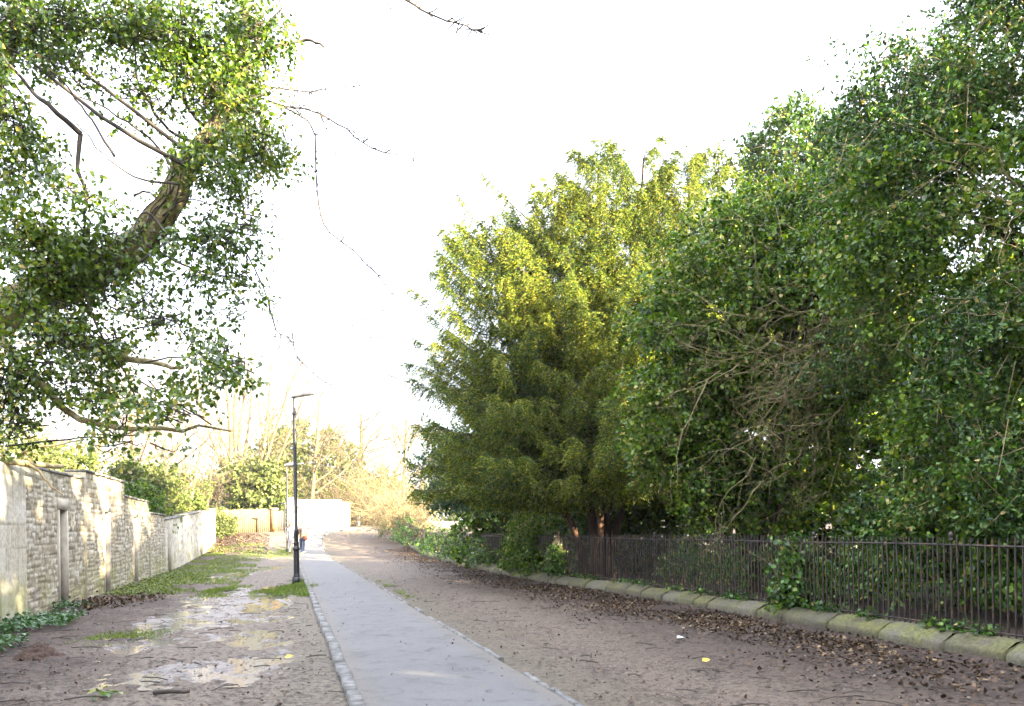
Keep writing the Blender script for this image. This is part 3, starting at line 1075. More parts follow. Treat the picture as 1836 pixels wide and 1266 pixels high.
def bare_spray(parent, name, starts, n, mat, sag=.5, ln=(1.2, 2.6), dirv=(-1, -.25, 0), r=.009, sub=4, spread=.45):
    mb = MB()
    dirv = np.array(dirv, float)

    def walk(p, d, L, r0, k, down):
        P = [p]
        for _ in range(k):
            d = norm(d + rng.normal(size=3) * .24 - UP * down / k)
            P.append(P[-1] + d * L / k)
        P = np.array(P)
        mb.tube(P, np.linspace(r0, .002, k + 1), 4 if r0 > .006 else 3, False)
        return P
    for q in range(n):
        s0 = starts[rng.integers(len(starts))]
        p = np.array(s0[:3]) + rng.normal(size=3) * np.array(s0[3:6])
        d = norm(dirv + rng.normal(size=3) * spread)
        Lq = rng.uniform(*ln)
        P = walk(p, d, Lq, r * rng.uniform(.6, 1.7), 9, sag * rng.uniform(.3, 1.8))
        for z in range(sub):
            i = rng.integers(1, 8)
            dd = norm(P[i + 1] - P[i] + rng.normal(size=3) * .12)
            P2 = walk(P[i], norm(dd + rng.normal(size=3) * .6), Lq * rng.uniform(.15, .5), r * .55, 6, sag)
            P3 = walk(P2[3], norm(dd + rng.normal(size=3) * .8), Lq * rng.uniform(.08, .2), r * .35, 4, sag)
    return mb.build(name, M[mat], parent)


def twiggy_shrub(label, x, y, n, H, W, mat='twig_brown', cat='shrub', group='leafless shrubs'):
    z = gz(x, y)
    t = empty('leafless_shrub', (x, y, z), label, cat, group)
    lines = []
    tt = np.linspace(0, 1, 9)[:, None]
    for i in range(n):
        a = rng.uniform(0, 6.28)
        b = np.array([x + W * .7 * math.cos(a) * rng.random(), y + W * .5 * math.sin(a) * rng.random(), z])
        d = norm(np.array([math.cos(a) * .5 + rng.normal(0, .25), math.sin(a) * .4 + rng.normal(0, .2), 1.2]))
        Lq = H * rng.uniform(.5, 1.15)
        P = b + d * tt * Lq + np.array([math.cos(a) * .25, math.sin(a) * .2, -.35]) * tt ** 2.2 * Lq * rng.uniform(.2, 1.0) + rng.normal(size=(9, 3)) * .06
        lines.append((P, np.linspace(.03, .009, 9), 3))
        for q in range(8):
            i_ = rng.integers(2, 8)
            d2 = norm(d * .6 + rng.normal(size=3) * .7)
            P2 = P[i_] + d2 * tt[:6] * rng.uniform(.2, .5) * H * .5 - UP * .3 * tt[:6] ** 2
            lines.append((P2, np.linspace(.014, .006, 6), 3))
    lines_object('sprays', lines, M[mat], t)
    return t


# --- holly, right edge of the frame
holly = broad_tree('holly_tree', (8.6, 13.4, .15), 'huge dark glossy holly rising past the top of the picture behind the near railing',
                   [(8.3, 13.2, 3.4, 3.2, 3.0, 3.5), (8.9, 13.4, 7.2, 2.7, 2.7, 3.2, 1.2), (7.0, 13.2, 5.7, 2.1, 2.1, 2.1), (10.3, 12.6, 10.0, 2.3, 2.4, 2.8, 1.5), (9.6, 13.2, 7.6, 2.6, 2.6, 2.6), (8.3, 12.6, 8.9, 1.2, 1.2, .9), (6.5, 13.2, 7.2, 1.3, 1.3, 1.4), (7.7, 13.2, 8.2, 1.2, 1.2, 1.2), (10.0, 11.3, 3.8, 2.3, 2.2, 3.6)],
                   'holly', 'bark', 800, 46, 12, .07, .021, .24, limbs=14, zmin=.5, fine=True, lump=.12, fill=.22, cr=.27, ln=.3, shell=.13, fold=.5)
bushy('climbing_ivy', holly, M['ivy'], [(7.2, 12.0, 2.6, 1.6, 1.2, 1.8), (9.2, 11.2, 2.2, 1.7, 1.0, 1.7), (6.3, 12.6, 5.6, 1.3, 1.2, 1.4)], 260, 26, 9, .07, .03, .24, .28, True, .2, .15, .1, .13, .5)
bare_spray(holly, 'bare_branches', [(8.5, 10.4, 5.0, .6, .3, .8), (7.4, 10.5, 4.2, .6, .3, .6), (9.0, 10.0, 6.0, .5, .3, .5), (7.9, 10.5, 3.0, .6, .3, .6), (6.6, 11.2, 5.6, .4, .3, .5)], 75, 'twig', .35, (.7, 2.0), (-.8, -.3, -.05), .008, 5)

# --- ivy covered tree in the middle
ivyt = broad_tree('ivy_clad_tree', (4.9, 17.4, .15), 'rounded bright green ivy-clad tree with a tangle of bare twigs, between yew and holly',
                  [(4.5, 17.3, 6.1, 1.9, 1.8, 1.9), (5.6, 17.0, 5.2, 1.8, 1.7, 2.2), (3.7, 17.5, 4.0, 1.5, 1.5, 2.0), (4.9, 17.4, 3.4, 2.0, 1.4, 2.0), (6.2, 17.6, 7.2, 1.5, 1.5, 1.5)],
                  'ivy', 'bark', 420, 40, 12, .082, .032, .22, limbs=10, zmin=1.3, fine=True, lump=.15, fill=.25, cr=.25, ln=.28, shell=.13)
bare_spray(ivyt, 'bare_branches', [(6.0, 14.7, 5.3, .3, .2, .5), (5.6, 14.6, 4.6, .4, .2, .4), (5.2, 14.8, 3.9, .4, .2, .4), (6.3, 14.5, 6.0, .3, .2, .3), (5.0, 15.0, 3.0, .5, .2, .4), (4.6, 15.0, 4.6, .5, .2, .6), (6.6, 14.2, 4.2, .4, .2, .6)], 120, 'twig', .5, (.7, 2.4), (-1, -.12, -.05), .008, 5, .55)


# --- the yew: drooping sprays on rising limbs
def yew_tree():
    loc = np.array([2.2, 22.9, .15])
    t = empty('yew_tree', loc, 'broad feathery yew with spiky upswept tips and golden sunlit top', 'tree')
    mb = MB()
    axes = []
    for top, r, base in (((1.2, 24.0, 10.3), .2, (0, 0)), ((4.0, 24.8, 12.2), .2, (.25, .2)), ((-.5, 24.0, 9.5), .15, (-.3, .1)), ((5.5, 25.0, 12.2), .16, (.4, .1)), ((2.6, 24.2, 11.7), .15, (.1, -.15))):
        b = loc + np.r_[base, -.2]
        mid = b * .55 + np.array(top) * .45 + np.r_[rng.normal(0, .2, 2), 0]
        axes.append(limb(mb, [b, b + UP * 1.2 + np.r_[np.array(base) * .4, 0], mid, top], r, .03, 26, 8))
    mb.build('trunk', M['bark_red'], t, True)
    # silhouette radius as a function of height (outline of the crown)
    bl = MB()
    Sp, St, Sl = [], [], []
    nb = 0
    while nb < 760:
        ax = axes[rng.choice(5, p=[.24, .2, .24, .16, .16])]
        i = int(rng.uniform(3, 25.4))
        p = ax[i]
        if p[2] < 2.6:
            continue
        az = rng.uniform(0, 2 * math.pi)
        d = np.array([math.cos(az), math.sin(az), 0])
        # fewer limbs pointing away from the track and the camera
        if d[1] > .3 and rng.random() < .6:
            continue
        hfrac = (p[2] - 1.9) / (ax[-1, 2] - 1.9)
        Lb = (3.3 * (1 - hfrac) ** .75 + .75) * rng.uniform(.65, 1.12)
        if d[0] > .3:
            Lb *= .8
        elif d[0] < -.3:
            Lb *= 1.05
        rise = .18 + .75 * hfrac + rng.normal(0, .08)
        tt = np.linspace(0, 1, 9)[:, None]
        P = p + d * tt * Lb + UP * (rise * Lb * tt ** 1.5 - .22 * Lb * tt) + rng.normal(size=(9, 3)) * .03
        if 918 + 1528 * P[-1, 0] / P[-1, 1] < 728 and P[-1, 2] < 8 and rng.random() < .9:
            continue
        bl.tube(P, np.linspace(.03 * (1 - hfrac) + .012, .004, 9), 4, False)
        nb += 1
        nsp = int(24 + 34 * Lb)
        u = .18 + .82 * rng.random(nsp) ** .75
        k = np.clip((u * 8).astype(int), 0, 7)
        f = (u * 8 - k)[:, None]
        q = P[k] * (1 - f) + P[k + 1] * f
        tang = norm(P[k + 1] - P[k])
        side = np.cross(tang, UP) * rng.choice([-1, 1], nsp)[:, None]
        dd = norm(tang * .55 + side * rng.uniform(.1, .9, nsp)[:, None] - UP * rng.uniform(.3, 1.7, nsp)[:, None] * np.clip(1.35 - u, .4, 1)[:, None])
        Sp.append(q)
        St.append(dd)
        Sl.append(rng.uniform(.2, .58, nsp) * (1.1 - .5 * u))
    for px, py, dx, dy in ((865, 310, 95, 95), (790, 405, 105, 100), (845, 400, 90, 110), (770, 480, 100, 95), (765, 560, 95, 70), (742, 605, 100, 60), (905, 345, 60, 100), (968, 345, 60, 90), (1015, 308, 60, 80), (1034, 318, 40, 90), (1082, 250, 60, 110), (1162, 268, 20, 90), (1240, 288, 20, 90), (1285, 258, 10, 100), (820, 345, 95, 120), (930, 420, 60, 120), (1020, 470, 50, 110), (960, 640, 95, 60), (1065, 655, -80, 90), (1005, 760, 110, 60), (1130, 560, 80, 80)):
        front = px in (930, 1020, 960, 1065, 1005, 1130)
        Yd = rng.uniform(20.6, 21.4) if front else rng.uniform(23.2, 24.6)
        a_, b_ = pt(px + dx, py + dy, Yd + (1.0 if front else .3)), pt(px, py, Yd)
        P = spline([a_, a_ * .45 + b_ * .55 - UP * .08, b_], 9)
        bl.tube(P, np.linspace(.025, .005, 9), 4, False)
        nsp = 58
        u = rng.random(nsp) ** .8
        k = np.clip((u * 8).astype(int), 0, 7)
        f = (u * 8 - k)[:, None]
        tang = norm(P[k + 1] - P[k])
        side = norm(np.cross(tang, UP)) * rng.choice([-1, 1], nsp)[:, None]
        Sp.append(P[k] * (1 - f) + P[k + 1] * f)
        St.append(norm(tang * .55 + side * rng.uniform(.1, .6, nsp)[:, None] - UP * rng.uniform(.2, 1.0, nsp)[:, None]))
        Sl.append(rng.uniform(.2, .45, nsp) * (1.15 - .8 * u))
    bl.build('limbs', M['bark'], t)
    Sp, St, Sl = np.concatenate(Sp), np.concatenate(St), np.concatenate(Sl)
    k = 12
    m = len(Sp)
    tpos = (np.arange(k)[None, :, None] + rng.random((m, k, 1)) * .6) / k
    P = Sp[:, None] + St[:, None] * tpos * Sl[:, None, None] - UP * (tpos ** 2) * Sl[:, None, None] * .75
    sd = norm(np.cross(St, UP))[:, None] * np.where(np.arange(k) % 2, 1, -1)[None, :, None]
    D = norm(St[:, None] * .75 + sd * .65 + rng.normal(size=(m, k, 3)) * .28 - UP * .25)
    P, D = P.reshape(-1, 3), D.reshape(-1, 3)
    s_ = P[:, 2] > 1.75 + .35 * vnoise(P[:, 0] * 2, P[:, 1] * 2, 17) + .5 * sm(.5, -2.5, P[:, 0])
    P, D = P[s_], D[s_]
    n = len(P)
    Nn = norm(rng.normal(size=(n, 3)) * np.array([1, 1, .5]) + UP * .12)
    leaf_object('crown', t, M['yew'], P, D, Nn, rng.uniform(.05, .11, n), rng.uniform(.009, .015, n), .2, False, .2)
    return t


yew_tree()

# --- bluish green laurel hugging the left foot of the yew
broad_tree('laurel_shrub', (.6, 29.0, 0.1), 'paler green laurel poking out at the left foot of the yew', [(-1.75, 28.0, 3.3, 1.15, 1.1, 1.5), (-1.2, 28.0, 2.3, 1.2, 1.0, 1.5)], 'laurel', 'bark', 240, 12, 9, .11, .035, .06, cat='shrub', limbs=6, zmin=2.0)
# --- small crown showing behind, between ivy tree and holly
broad_tree('bay_tree', (10.6, 27.5, .15), 'thin round-topped tree showing over the shoulder between ivy tree and holly', [(8.9, 27.0, 13.2, 1.25, 1.2, 1.3), (10.4, 27.5, 12.0, 2.0, 1.8, 2.3), (11, 27.5, 8, 2.4, 2, 3.5)], 'holly', 'bark', 620, 14, 10, .13, .045, .2, limbs=8)
# --- sun-catching crown behind the yew top
broad_tree('golden_conifer', (7.2, 27, .15), 'sunlit yellow green crown just behind the right of the yew top', [(6.9, 26.8, 9.3, 2.1, 1.8, 2.9), (7.4, 26.8, 6.0, 2.4, 1.8, 3)], 'yew', 'bark', 520, 14, 11, .12, .03, .2, limbs=8)
# --- dark trees filling the depth behind
for i, (x, y, h, lab) in enumerate(((12.4, 20.5, 7.2, 'dark evergreen filling the gap behind the right half of the holly'), (16.5, 25.5, 9, 'dark evergreen farthest back at the right edge'), (14.5, 20, 7.5, 'dark evergreen in the deep shade behind the holly'), (9.6, 21.5, 6.4, 'dark evergreen behind the gap between holly and ivy tree'), (5.0, 29.5, 9, 'dark evergreen directly behind the yew'), (1.2, 33.0, 5.2, 'low evergreen behind the left side of the yew'))):
    broad_tree('evergreen_tree', (x, y, .15), lab, [(x, y, h * .55, 2.9, 2.2, h * .5), (x - .8, y - .3, h * .3, 2.6, 2, h * .3)], 'ivy', 'bark', 420, 10, 9, .17, .07, .25, limbs=6, group='dark evergreens behind the front trees', fill=.45, twig_share=.08)
H2 = [(2.2 - .12 * (y - 26) + rng.normal(0, .2), y, 3.4, 1.5, 1.6, 4.2 + rng.normal(0, .25)) for y in np.arange(28, 55, 2.2)]  # hedge added out of sight behind the yew, so its shade covers the path
broad_tree('shade_hedge', (.5, 40, .15), 'tall ragged hedge added out of sight behind the yew to shade the far path', H2, 'ivy', 'bark', 800, 10, 9, .14, .06, .08, limbs=12, cat='hedge', twig_share=.03, fill=.45)
HB = [(3.6 + 1.55 * i, 25.2 - .75 * i + .4 * math.sin(i * 2.1), 1.5 + .25 * math.sin(i * 1.7), 1.15, .9, 1.75 + .3 * math.sin(i * 1.3)) for i in range(9)]
broad_tree('laurel_hedge', (9.8, 22.2, .15), 'dense dark hedge closing the gloom behind the front trees, low down', HB, 'ivy', 'bark', 620, 9, 9, .14, .06, .06, limbs=4, cat='hedge', twig_share=.05, fill=.4)
# --- trees beside and behind the viewpoint whose shade falls on the track
for i, (x, y, h, w, lab) in enumerate(((13.6, 5.2, 13, 3.6, 'tall evergreen beside the railing to the right of the view'), (13.2, -2.5, 13.5, 3.8, 'second tall evergreen along the railing, near the viewpoint'), (15.5, -10.5, 14, 4.4, 'third tall evergreen along the railing, behind the viewpoint'), (20, 9.5, 12.5, 3.6, 'tall evergreen standing well back behind the holly'), (20.5, 1, 15, 4.2, 'tall evergreen set back from the railing beside the viewpoint'), (24, -9, 16, 4.6, 'tall evergreen farthest back behind the viewpoint'), (-12.5, 1.5, 12, 3.4, 'tall evergreen over the wall to the left of the viewpoint'), (-13.5, -8, 14, 4, 'tall evergreen over the wall, behind and left of the viewpoint'), (-5, -17, 14, 4.4, 'tall evergreen at the left of the track behind the viewpoint'), (5, -19, 14, 4.4, 'tall evergreen at the right of the track behind the viewpoint'))):
    broad_tree('evergreen_tree', (x, y, .15), lab, [(x, y, h * .56, w, w, h * .46), (x, y, h * .3, w * .95, w * .95, h * .26)], 'ivy', 'bark', 540, 9, 8, .3, .13, .3, limbs=6, group='shade trees right of the viewpoint', fill=.5, twig_share=.02, cr=.4)

# --- shrubs and ivy behind and over the railing
def bush(name, loc, label, ells, mat, n, k=9, L=.075, Wd=.032, cat='shrub', group=None, zmin=.24, sprigs=10, fill=.25, cr=.2, fine=True):
    t = empty(name, loc, label, cat, group)
    lines = []
    for _ in range(7):
        grow(lines, np.array(loc) + np.r_[rng.normal(0, .12, 2), -.05], norm(UP + rng.normal(size=3) * .5), 1.1, .018, 0, 1, (4,), .3, .1)
    lines_object('sprays', lines, M['twig'], t)
    bushy('leaves', t, M[mat], ells, n, sprigs, k, L, Wd, cr, .25, fine, .2, .16, fill, .1, zmin)
    return t


def fence_at(Y):
    i = int(np.argmin(np.abs(FENCE[:, 1] - Y)))
    T = norm(FENCE[min(i + 1, len(FENCE) - 1)] - FENCE[i - 1])
    return FENCE[i], T


ub = [(8.6, 1.1, 1.9, 'near railing at the right edge of the picture', 'holly'), (10.2, 1.3, 1.7, 'railing under the holly, left of the rightmost bush', 'ivy'), (12.2, 1.3, 2.0, 'railing below the bare twig tangle', 'ivy'), (14.4, 1.2, 1.1, 'railing at the foot of the ivy-clad tree', 'holly'), (16.8, 1.2, .9, 'railing in the dark gap left of the ivy-clad tree', 'ivy'), (19.3, 1.2, 1.1, 'railing just right of the yew trunk', 'ivy'), (24.6, 1.2, 1.9, 'railing left of the yew trunk', 'ivy'), (28.5, 1.3, 1.7, 'railing below the left side of the yew', 'ivy')]
for i, (Y, w, h, lab, mt) in enumerate(ub):
    f, T = fence_at(Y)
    c = f + np.array([T[1], -T[0]]) * (1.9 + .3 * (i % 2) + w * .5)
    mt = 'holly'
    bush('understorey_bush', (c[0], c[1], .15), 'dark leafy bush behind the ' + lab,
         [(c[0], c[1], h * .5, w * 1.05, w * .9, h * .56), (c[0] + .5 * T[0], c[1] + .6 * T[1], h * .3, w * .8, w * .8, h * .4)], mt, 150, 9, .068, .028, 'bush', 'bushes behind the railing')

ivy_fence = []
for (Y, w, h, lab, n, rad) in ((25.6, 1.35, 1.55, 'big mound of ivy burying the railing beneath the yew', 330, .42), (22.9, .35, .75, 'thin ivy on the railing between ivy mound and yew trunk', 50, .2), (13.1, .14, 1.1, 'column of ivy climbing the railing at its middle', 50, .08), (31.0, 1.9, 1.05, 'pale ivy patch on the railing just beyond the big mound', 90, .16), (36.6, 2.2, 1.0, 'sparse ivy patch on the railing farther along', 90, .16), (43, 3.4, 1.2, 'ivy over the railing on the bend', 110, .18), (53, 5.4, 1.5, 'farthest ivy at the end of the railing', 160, .25)):
    f, T = fence_at(Y)
    c = f + np.array([T[1], -T[0]]) * .32
    z = gz(*c) + .2
    t = empty('ivy_plant', (c[0], c[1], z), lab, 'ivy', 'ivy climbing over the railing')
    ells = []
    for s in np.linspace(-1, 1, 5):
        hh = h * (1 - .45 * abs(s) ** 2) * rng.uniform(.85, 1.1)
        f2, _ = fence_at(Y + s * w * .8)
        c2 = f2 + np.array([T[1], -T[0]]) * .34
        ells.append((c2[0], c2[1], gz(*c2) + .2 + hh * .48, max(w * .3, rad), rad, hh * .55))
    bushy('leaves', t, M['ivy' if 24 < Y < 27 else 'holly'], ells, n, 8, 8, .075, .034, .12, .2, True, .3, .15, .1, .12, z - .08)
    lines = []
    for _ in range(8):
        q = c + T * rng.uniform(-w, w) * .8
        grow(lines, (q[0], q[1], z), UP + rng.normal(size=3) * .25, h * .9, .01, 0, 1, (3,), .3, 0)
    lines_object('sprays', lines, M['twig'], t)
# trailing ivy along the kerb top
def kerb_ivy(label, Ya, Yb, n):
    t0, _ = fence_at((Ya + Yb) / 2)
    t = empty('ivy_plant', (t0[0], t0[1], .2), label, 'ivy', 'ivy climbing over the railing')
    i0, i1 = [int(np.argmin(np.abs(FENCE[:, 1] - y))) for y in (Ya, Yb)]
    k = rng.integers(i0, i1, n)
    T = norm(np.gradient(FENCE, axis=0))[k]
    off = np.clip(rng.normal(.33, .1, n), .1, .6)
    cl = vnoise(FENCE[k, 1] * 4, FENCE[k, 0] * 4, 31) > -.1
    P = np.stack([FENCE[k, 0] + T[:, 1] * off, FENCE[k, 1] - T[:, 0] * off, .24 + np.abs(rng.normal(0, .05, n))], 1)[cl]
    D = norm(rng.normal(size=P.shape) * np.array([1, 1, .35]) + np.r_[-.3, -.3, 0])
    leaf_object('leaves', t, M['holly'], P, D, norm(UP + rng.normal(size=P.shape) * .5), rng.uniform(.05, .09, len(P)), rng.uniform(.022, .035, len(P)), .2, True, .1)


kerb_ivy('ivy trailing over the kerb stones under the near railing', 8, 15, 1500)
kerb_ivy('ivy trailing over the kerb stones towards the yew', 15.2, 24, 900)

# twiggy golden shrub at the far end of the railing
t = empty('willow_shrub', (-7.4, 58.5, 1.1), 'golden tangled leafless shrub arching over the far end of the railing', 'shrub')
lines = []
for i in range(130):
    a = rng.uniform(0, 6.28)
    b = np.array([-7.0 + 2.2 * math.cos(a) * rng.random(), 58.5 + 1.8 * math.sin(a), 1.1])
    d = norm(np.array([rng.normal(-.25, .5), rng.normal(-.1, .4), 1.2]))
    Lq = rng.uniform(2.5, 6.8)
    tt = np.linspace(0, 1, 9)[:, None]
    P = b + d * tt * Lq + np.array([-.3, -.1, -.75]) * tt ** 2.2 * Lq * rng.uniform(.3, 1.0) + rng.normal(size=(9, 3)) * .06
    lines.append((P, np.linspace(.026, .008, 9), 3))
    for z in range(7):
        i_ = rng.integers(2, 8)
        d2 = norm(d * .3 + rng.normal(size=3) * .8 - UP * .5)
        P2 = P[i_] + d2 * tt[:6] * rng.uniform(.6, 1.8) - UP * .5 * tt[:6] ** 2
        lines.append((P2, np.linspace(.012, .005, 6), 3))
lines_object('sprays', lines, M['twig'], t)

# ------------------------------------------------------------------ ivy-clad tree leaning in from the left
def left_tree():
    base = np.array([-7.3, 8.9, 0])
    t = empty('leaning_ivy_tree', base, 'ivy-hung tree with a thick mossy limb leaning in from the left edge', 'tree')
    mb = MB()
    path = [base - UP * .2, base + np.array([.15, -.1, 1.3]), pt(-180, 680, 8.6), pt(0, 560, 8.3), pt(130, 505, 8.15), pt(235, 445, 8.0), pt(300, 370, 7.95), pt(328, 305, 8.1), pt(376, 245, 7.95), pt(425, 140, 8.5), pt(440, 0, 9.1), pt(420, -160, 9.3)]
    Q = spline(path, 60)
    R = np.interp(np.linspace(0, 11, 60), [0, 1, 2, 3, 4, 5, 6, 7, 8, 9, 10, 11], [.4, .32, .26, .2, .165, .14, .122, .108, .09, .075, .055, .04])
    R = R * (1 + .06 * np.sin(np.arange(60) * 1.7) + rng.normal(0, .025, 60))
    mb.tube(Q, R, 14)
    limb(mb, [pt(-180, 680, 8.6), pt(-60, 300, 8.3), pt(20, 60, 8.0), pt(60, -120, 7.8)], .16, .05, 14, 8)
    limb(mb, [pt(20, 548, 8.3), pt(150, 620, 7.7), pt(260, 650, 7.2), pt(330, 662, 7.0)], .05, .012, 12, 6)
    limb(mb, [pt(-20, 580, 8.3), pt(70, 690, 7.6), pt(160, 760, 7.3), pt(300, 768, 7.2), pt(400, 765, 7.1)], .045, .008, 12, 6)
    mb.build('trunk', M['bark_ivy'], t, True)
    # ivy stems creeping along the limb
    Q0 = Q
    iv = MB()
    Tq = norm(np.gradient(Q, axis=0))
    Aq = norm(np.cross(Tq, np.array([0, 1.0, 0])))
    Bq = np.cross(Tq, Aq)
    for s_ in range(26):
        i0 = rng.integers(8, 40)
        i1 = min(i0 + rng.integers(8, 18), 56)
        ph, tw_ = rng.uniform(0, 6.28), rng.normal(0, .12)
        ii = np.arange(i0, i1)
        an = ph + tw_ * (ii - i0) + rng.normal(0, .15, len(ii)).cumsum()
        iv.tube(spline(Q[ii] + (Aq[ii] * np.cos(an)[:, None] + Bq[ii] * np.sin(an)[:, None]) * (R[ii] * 1.03)[:, None], len(ii) * 2), rng.uniform(.004, .013), 4, False)
    iv.build('ivy_stems', M['twig_dark'], t)
    # main branches (traced in depth as 3-D curves)
    br = MB()
    for P, r, Y in (([(330, 295), (205, 225), (120, 160), (40, 100), (-30, 60)], .022, 7.5), ([(345, 280), (230, 190), (150, 130), (70, 62), (20, 0)], .02, 7.7), ([(145, 240), (90, 190), (55, 160), (0, 90)], .026, 7.4), ([(145, 240), (140, 300), (155, 350), (150, 420)], .022, 7.4), ([(205, 280), (150, 195), (90, 120)], .013, 7.3), ([(310, 300), (270, 250), (200, 200), (130, 165)], .013, 7.6), ([(320, 330), (250, 320), (190, 280), (130, 215)], .011, 7.5), ([(300, 420), (260, 380), (225, 430), (170, 450)], .012, 7.4), ([(250, 470), (310, 430), (400, 420), (440, 405)], .012, 7.5), ([(265, 440), (340, 480), (420, 500), (450, 520)], .012, 7.5), ([(360, 260), (300, 230), (250, 150), (240, 60)], .018, 8.1), ([(380, 240), (330, 180), (340, 90), (320, 10)], .018, 8.2), ([(400, 220), (470, 240), (520, 260)], .012, 8.0), ([(420, 150), (480, 90), (545, 72), (580, 78)], .026, 8.6),
                    ([(150, 520), (180, 600), (230, 680), (250, 760)], .012, 7.3), ([(60, 545), (70, 620), (40, 700), (20, 760)], .014, 7.4), ([(160, 760), (210, 790), (260, 800)], .008, 7.2), ([(260, 650), (330, 640), (430, 650)], .008, 7.0), ([(200, 470), (190, 540), (260, 570), (330, 560)], .01, 7.4), ([(290, 400), (330, 360), (420, 370)], .01, 7.7), ([(240, 350), (265, 345), (290, 370)], .012, 7.8), ([(0, 640), (90, 650), (190, 615), (240, 600)], .012, 7.5), ([(10, 800), (110, 790), (250, 775)], .012, 7.8)):
        limb(br, [pt(x, y, Y + .1 * math.sin(x * .05)) for x, y in P], r, r * .45, 14, 5, .012)
    br.build('branches', M['twig_dark'], t, True)
    # long bare whips hanging against the sky
    wh = MB()
    for P, r, Y in (([(440, -150), (600, -70), (720, -5), (760, 20), (810, 40), (835, 45), (866, 62)], .016, 9.0), ([(650, -40), (690, 0), (712, 30)], .007, 9.0), ([(450, 170), (510, 190), (545, 195), (575, 205), (620, 230), (660, 262), (720, 280), (796, 292)], .011, 9.0), ([(450, 150), (510, 160), (560, 165), (600, 155), (656, 158)], .01, 8.8), ([(500, 188), (560, 225), (565, 300), (572, 370), (585, 410), (630, 445), (665, 480), (700, 520), (726, 556)], .009, 9.2), ([(440, 450), (470, 510), (485, 555), (497, 595), (515, 605), (538, 645)], .007, 8.6), ([(497, 595), (486, 612)], .004, 8.6), ([(575, 205), (600, 270), (600, 330)], .004, 9.0), ([(560, 600), (680, 605), (745, 600)], .005, 10), ([(530, 640), (600, 690), (680, 640), (760, 620)], .005, 11),
                       ([(665, 480), (700, 460), (760, 455), (830, 490)], .004, 9.2), ([(620, 590), (690, 555), (770, 545)], .005, 10), ([(690, 670), (740, 690), (770, 720)], .005, 10)):
        r *= 1.15
        Q = limb(wh, [pt(x, y, Y) for x, y in P], r, r * .4, 20, 4, .008)
        for z in range(len(P) * 5):
            i = rng.integers(3, 19)
            dd = norm(rng.normal(size=3) + np.array([.3, 0, .1]))
            wh.tube([Q[i], Q[i] + dd * .09, Q[i] + dd * rng.uniform(.12, .42) + UP * rng.normal(0, .04)], [r * .5, r * .4, .0018], 3, False)
    wh.build('bare_sprays', M['twig_dark'], t)
    # foliage masses: (px, py, rx, ry, depth, density)
    blobs = [(440, 60, 75, 85, 8.4, 1.3), (410, 170, 90, 85, 8.2, 1.4), (330, 90, 110, 90, 8.2, 1.2), (240, 40, 120, 65, 7.9, 1.1), (120, 40, 120, 55, 7.8, .8), (30, 50, 70, 70, 7.8, 1), (440, 265, 65, 60, 8.0, 1.3), (400, 305, 45, 45, 7.8, .7), (405, 350, 50, 50, 7.8, .6), (350, 285, 45, 35, 7.7, .3), (270, 430, 50, 40, 7.5, .3), (445, 400, 45, 55, 7.7, .6), (385, 440, 75, 60, 7.6, .8), (360, 500, 65, 40, 7.5, .6), (480, 250, 40, 50, 8.0, .6), (15, 200, 45, 80, 7.5, .9), (70, 430, 90, 55, 7.5, 1.2), (170, 440, 80, 50, 7.5, 1.0), (90, 500, 90, 55, 7.6, 1.2), (200, 490, 55, 40, 7.5, .9), (20, 310, 55, 60, 7.5, .8), (140, 350, 50, 50, 7.4, .35), (250, 530, 90, 40, 7.4, .5), (290, 570, 70, 35, 7.3, .35), (90, 590, 90, 60, 7.5, .9), (20, 690, 45, 70, 7.3, 1.3), (180, 620, 80, 45, 7.3, .6), (410, 655, 60, 38, 7.0, .6), (300, 690, 70, 35, 7.1, .4), (230, 775, 50, 28, 7.1, .6), (330, 745, 65, 35, 7.0, .65), (120, 680, 80, 45, 7.3, .5), (190, 720, 60, 40, 7.2, .4), (425, 490, 40, 45, 7.5, .35), (505, 250, 25, 40, 8.1, .3), (40, 760, 60, 40, 7.4, .6), (120, 120, 90, 45, 7.6, .35), (260, 160, 80, 50, 7.9, .6), (60, 250, 50, 40, 7.5, .35), (420, 540, 60, 30, 7.4, .3), (110, 320, 30, 60, 7.4, .3), (350, 620, 80, 30, 7.2, .3), (500, 40, 30, 40, 8.5, .5), (380, 690, 40, 30, 7.1, .3), (290, 800, 30, 15, 7.1, .15), (215, 800, 30, 18, 7.1, .4)]
    Cs, Ts = [], []
    tw = MB()
    for px, py, rx, ry, Y, de in blobs:
        c = pt(px, py, Y)
        sx, sz = rx / FPX * Y, ry / FPX * Y
        n = int(de * rx * ry / (24 if px < 200 else 31))
        q = rng.normal(size=(n, 3))
        q = q / (np.linalg.norm(q, axis=1, keepdims=True)) * (rng.random((n, 1)) ** .42) * 1.08
        # clumpiness
        cen = rng.normal(size=(max(n // 9, 2), 3)) * .55
        q = q * .5 + cen[rng.integers(len(cen), size=n)] * .6
        P = c + q * np.array([sx, .45 + sx * .4, sz])
        Cs.append(P)
        Ts.append(norm(q + rng.normal(size=(n, 3)) * .8 + np.array([.15, -.1, -.1])))
        j = rng.choice(n, max(2, n // 3))
        for s_ in j:
            hub = c + rng.normal(size=3) * np.array([sx, .3, sz]) * .35
            m = (P[s_] + hub) / 2 + rng.normal(size=3) * .04
            tw.tube(spline([hub, m, P[s_]], 5), np.linspace(.0075, .0025, 5), 3, False)
    tw.build('sprays', M['twig_dark'], t)
    C, T = np.concatenate(Cs), np.concatenate(Ts)
    ii = rng.integers(14, 58, 260)
    an = rng.random(260) * 6.28
    dl = Aq[ii] * np.cos(an)[:, None] + Bq[ii] * np.sin(an)[:, None]
    C = np.concatenate([C, Q0[ii] + dl * R[ii][:, None] * 1.05])
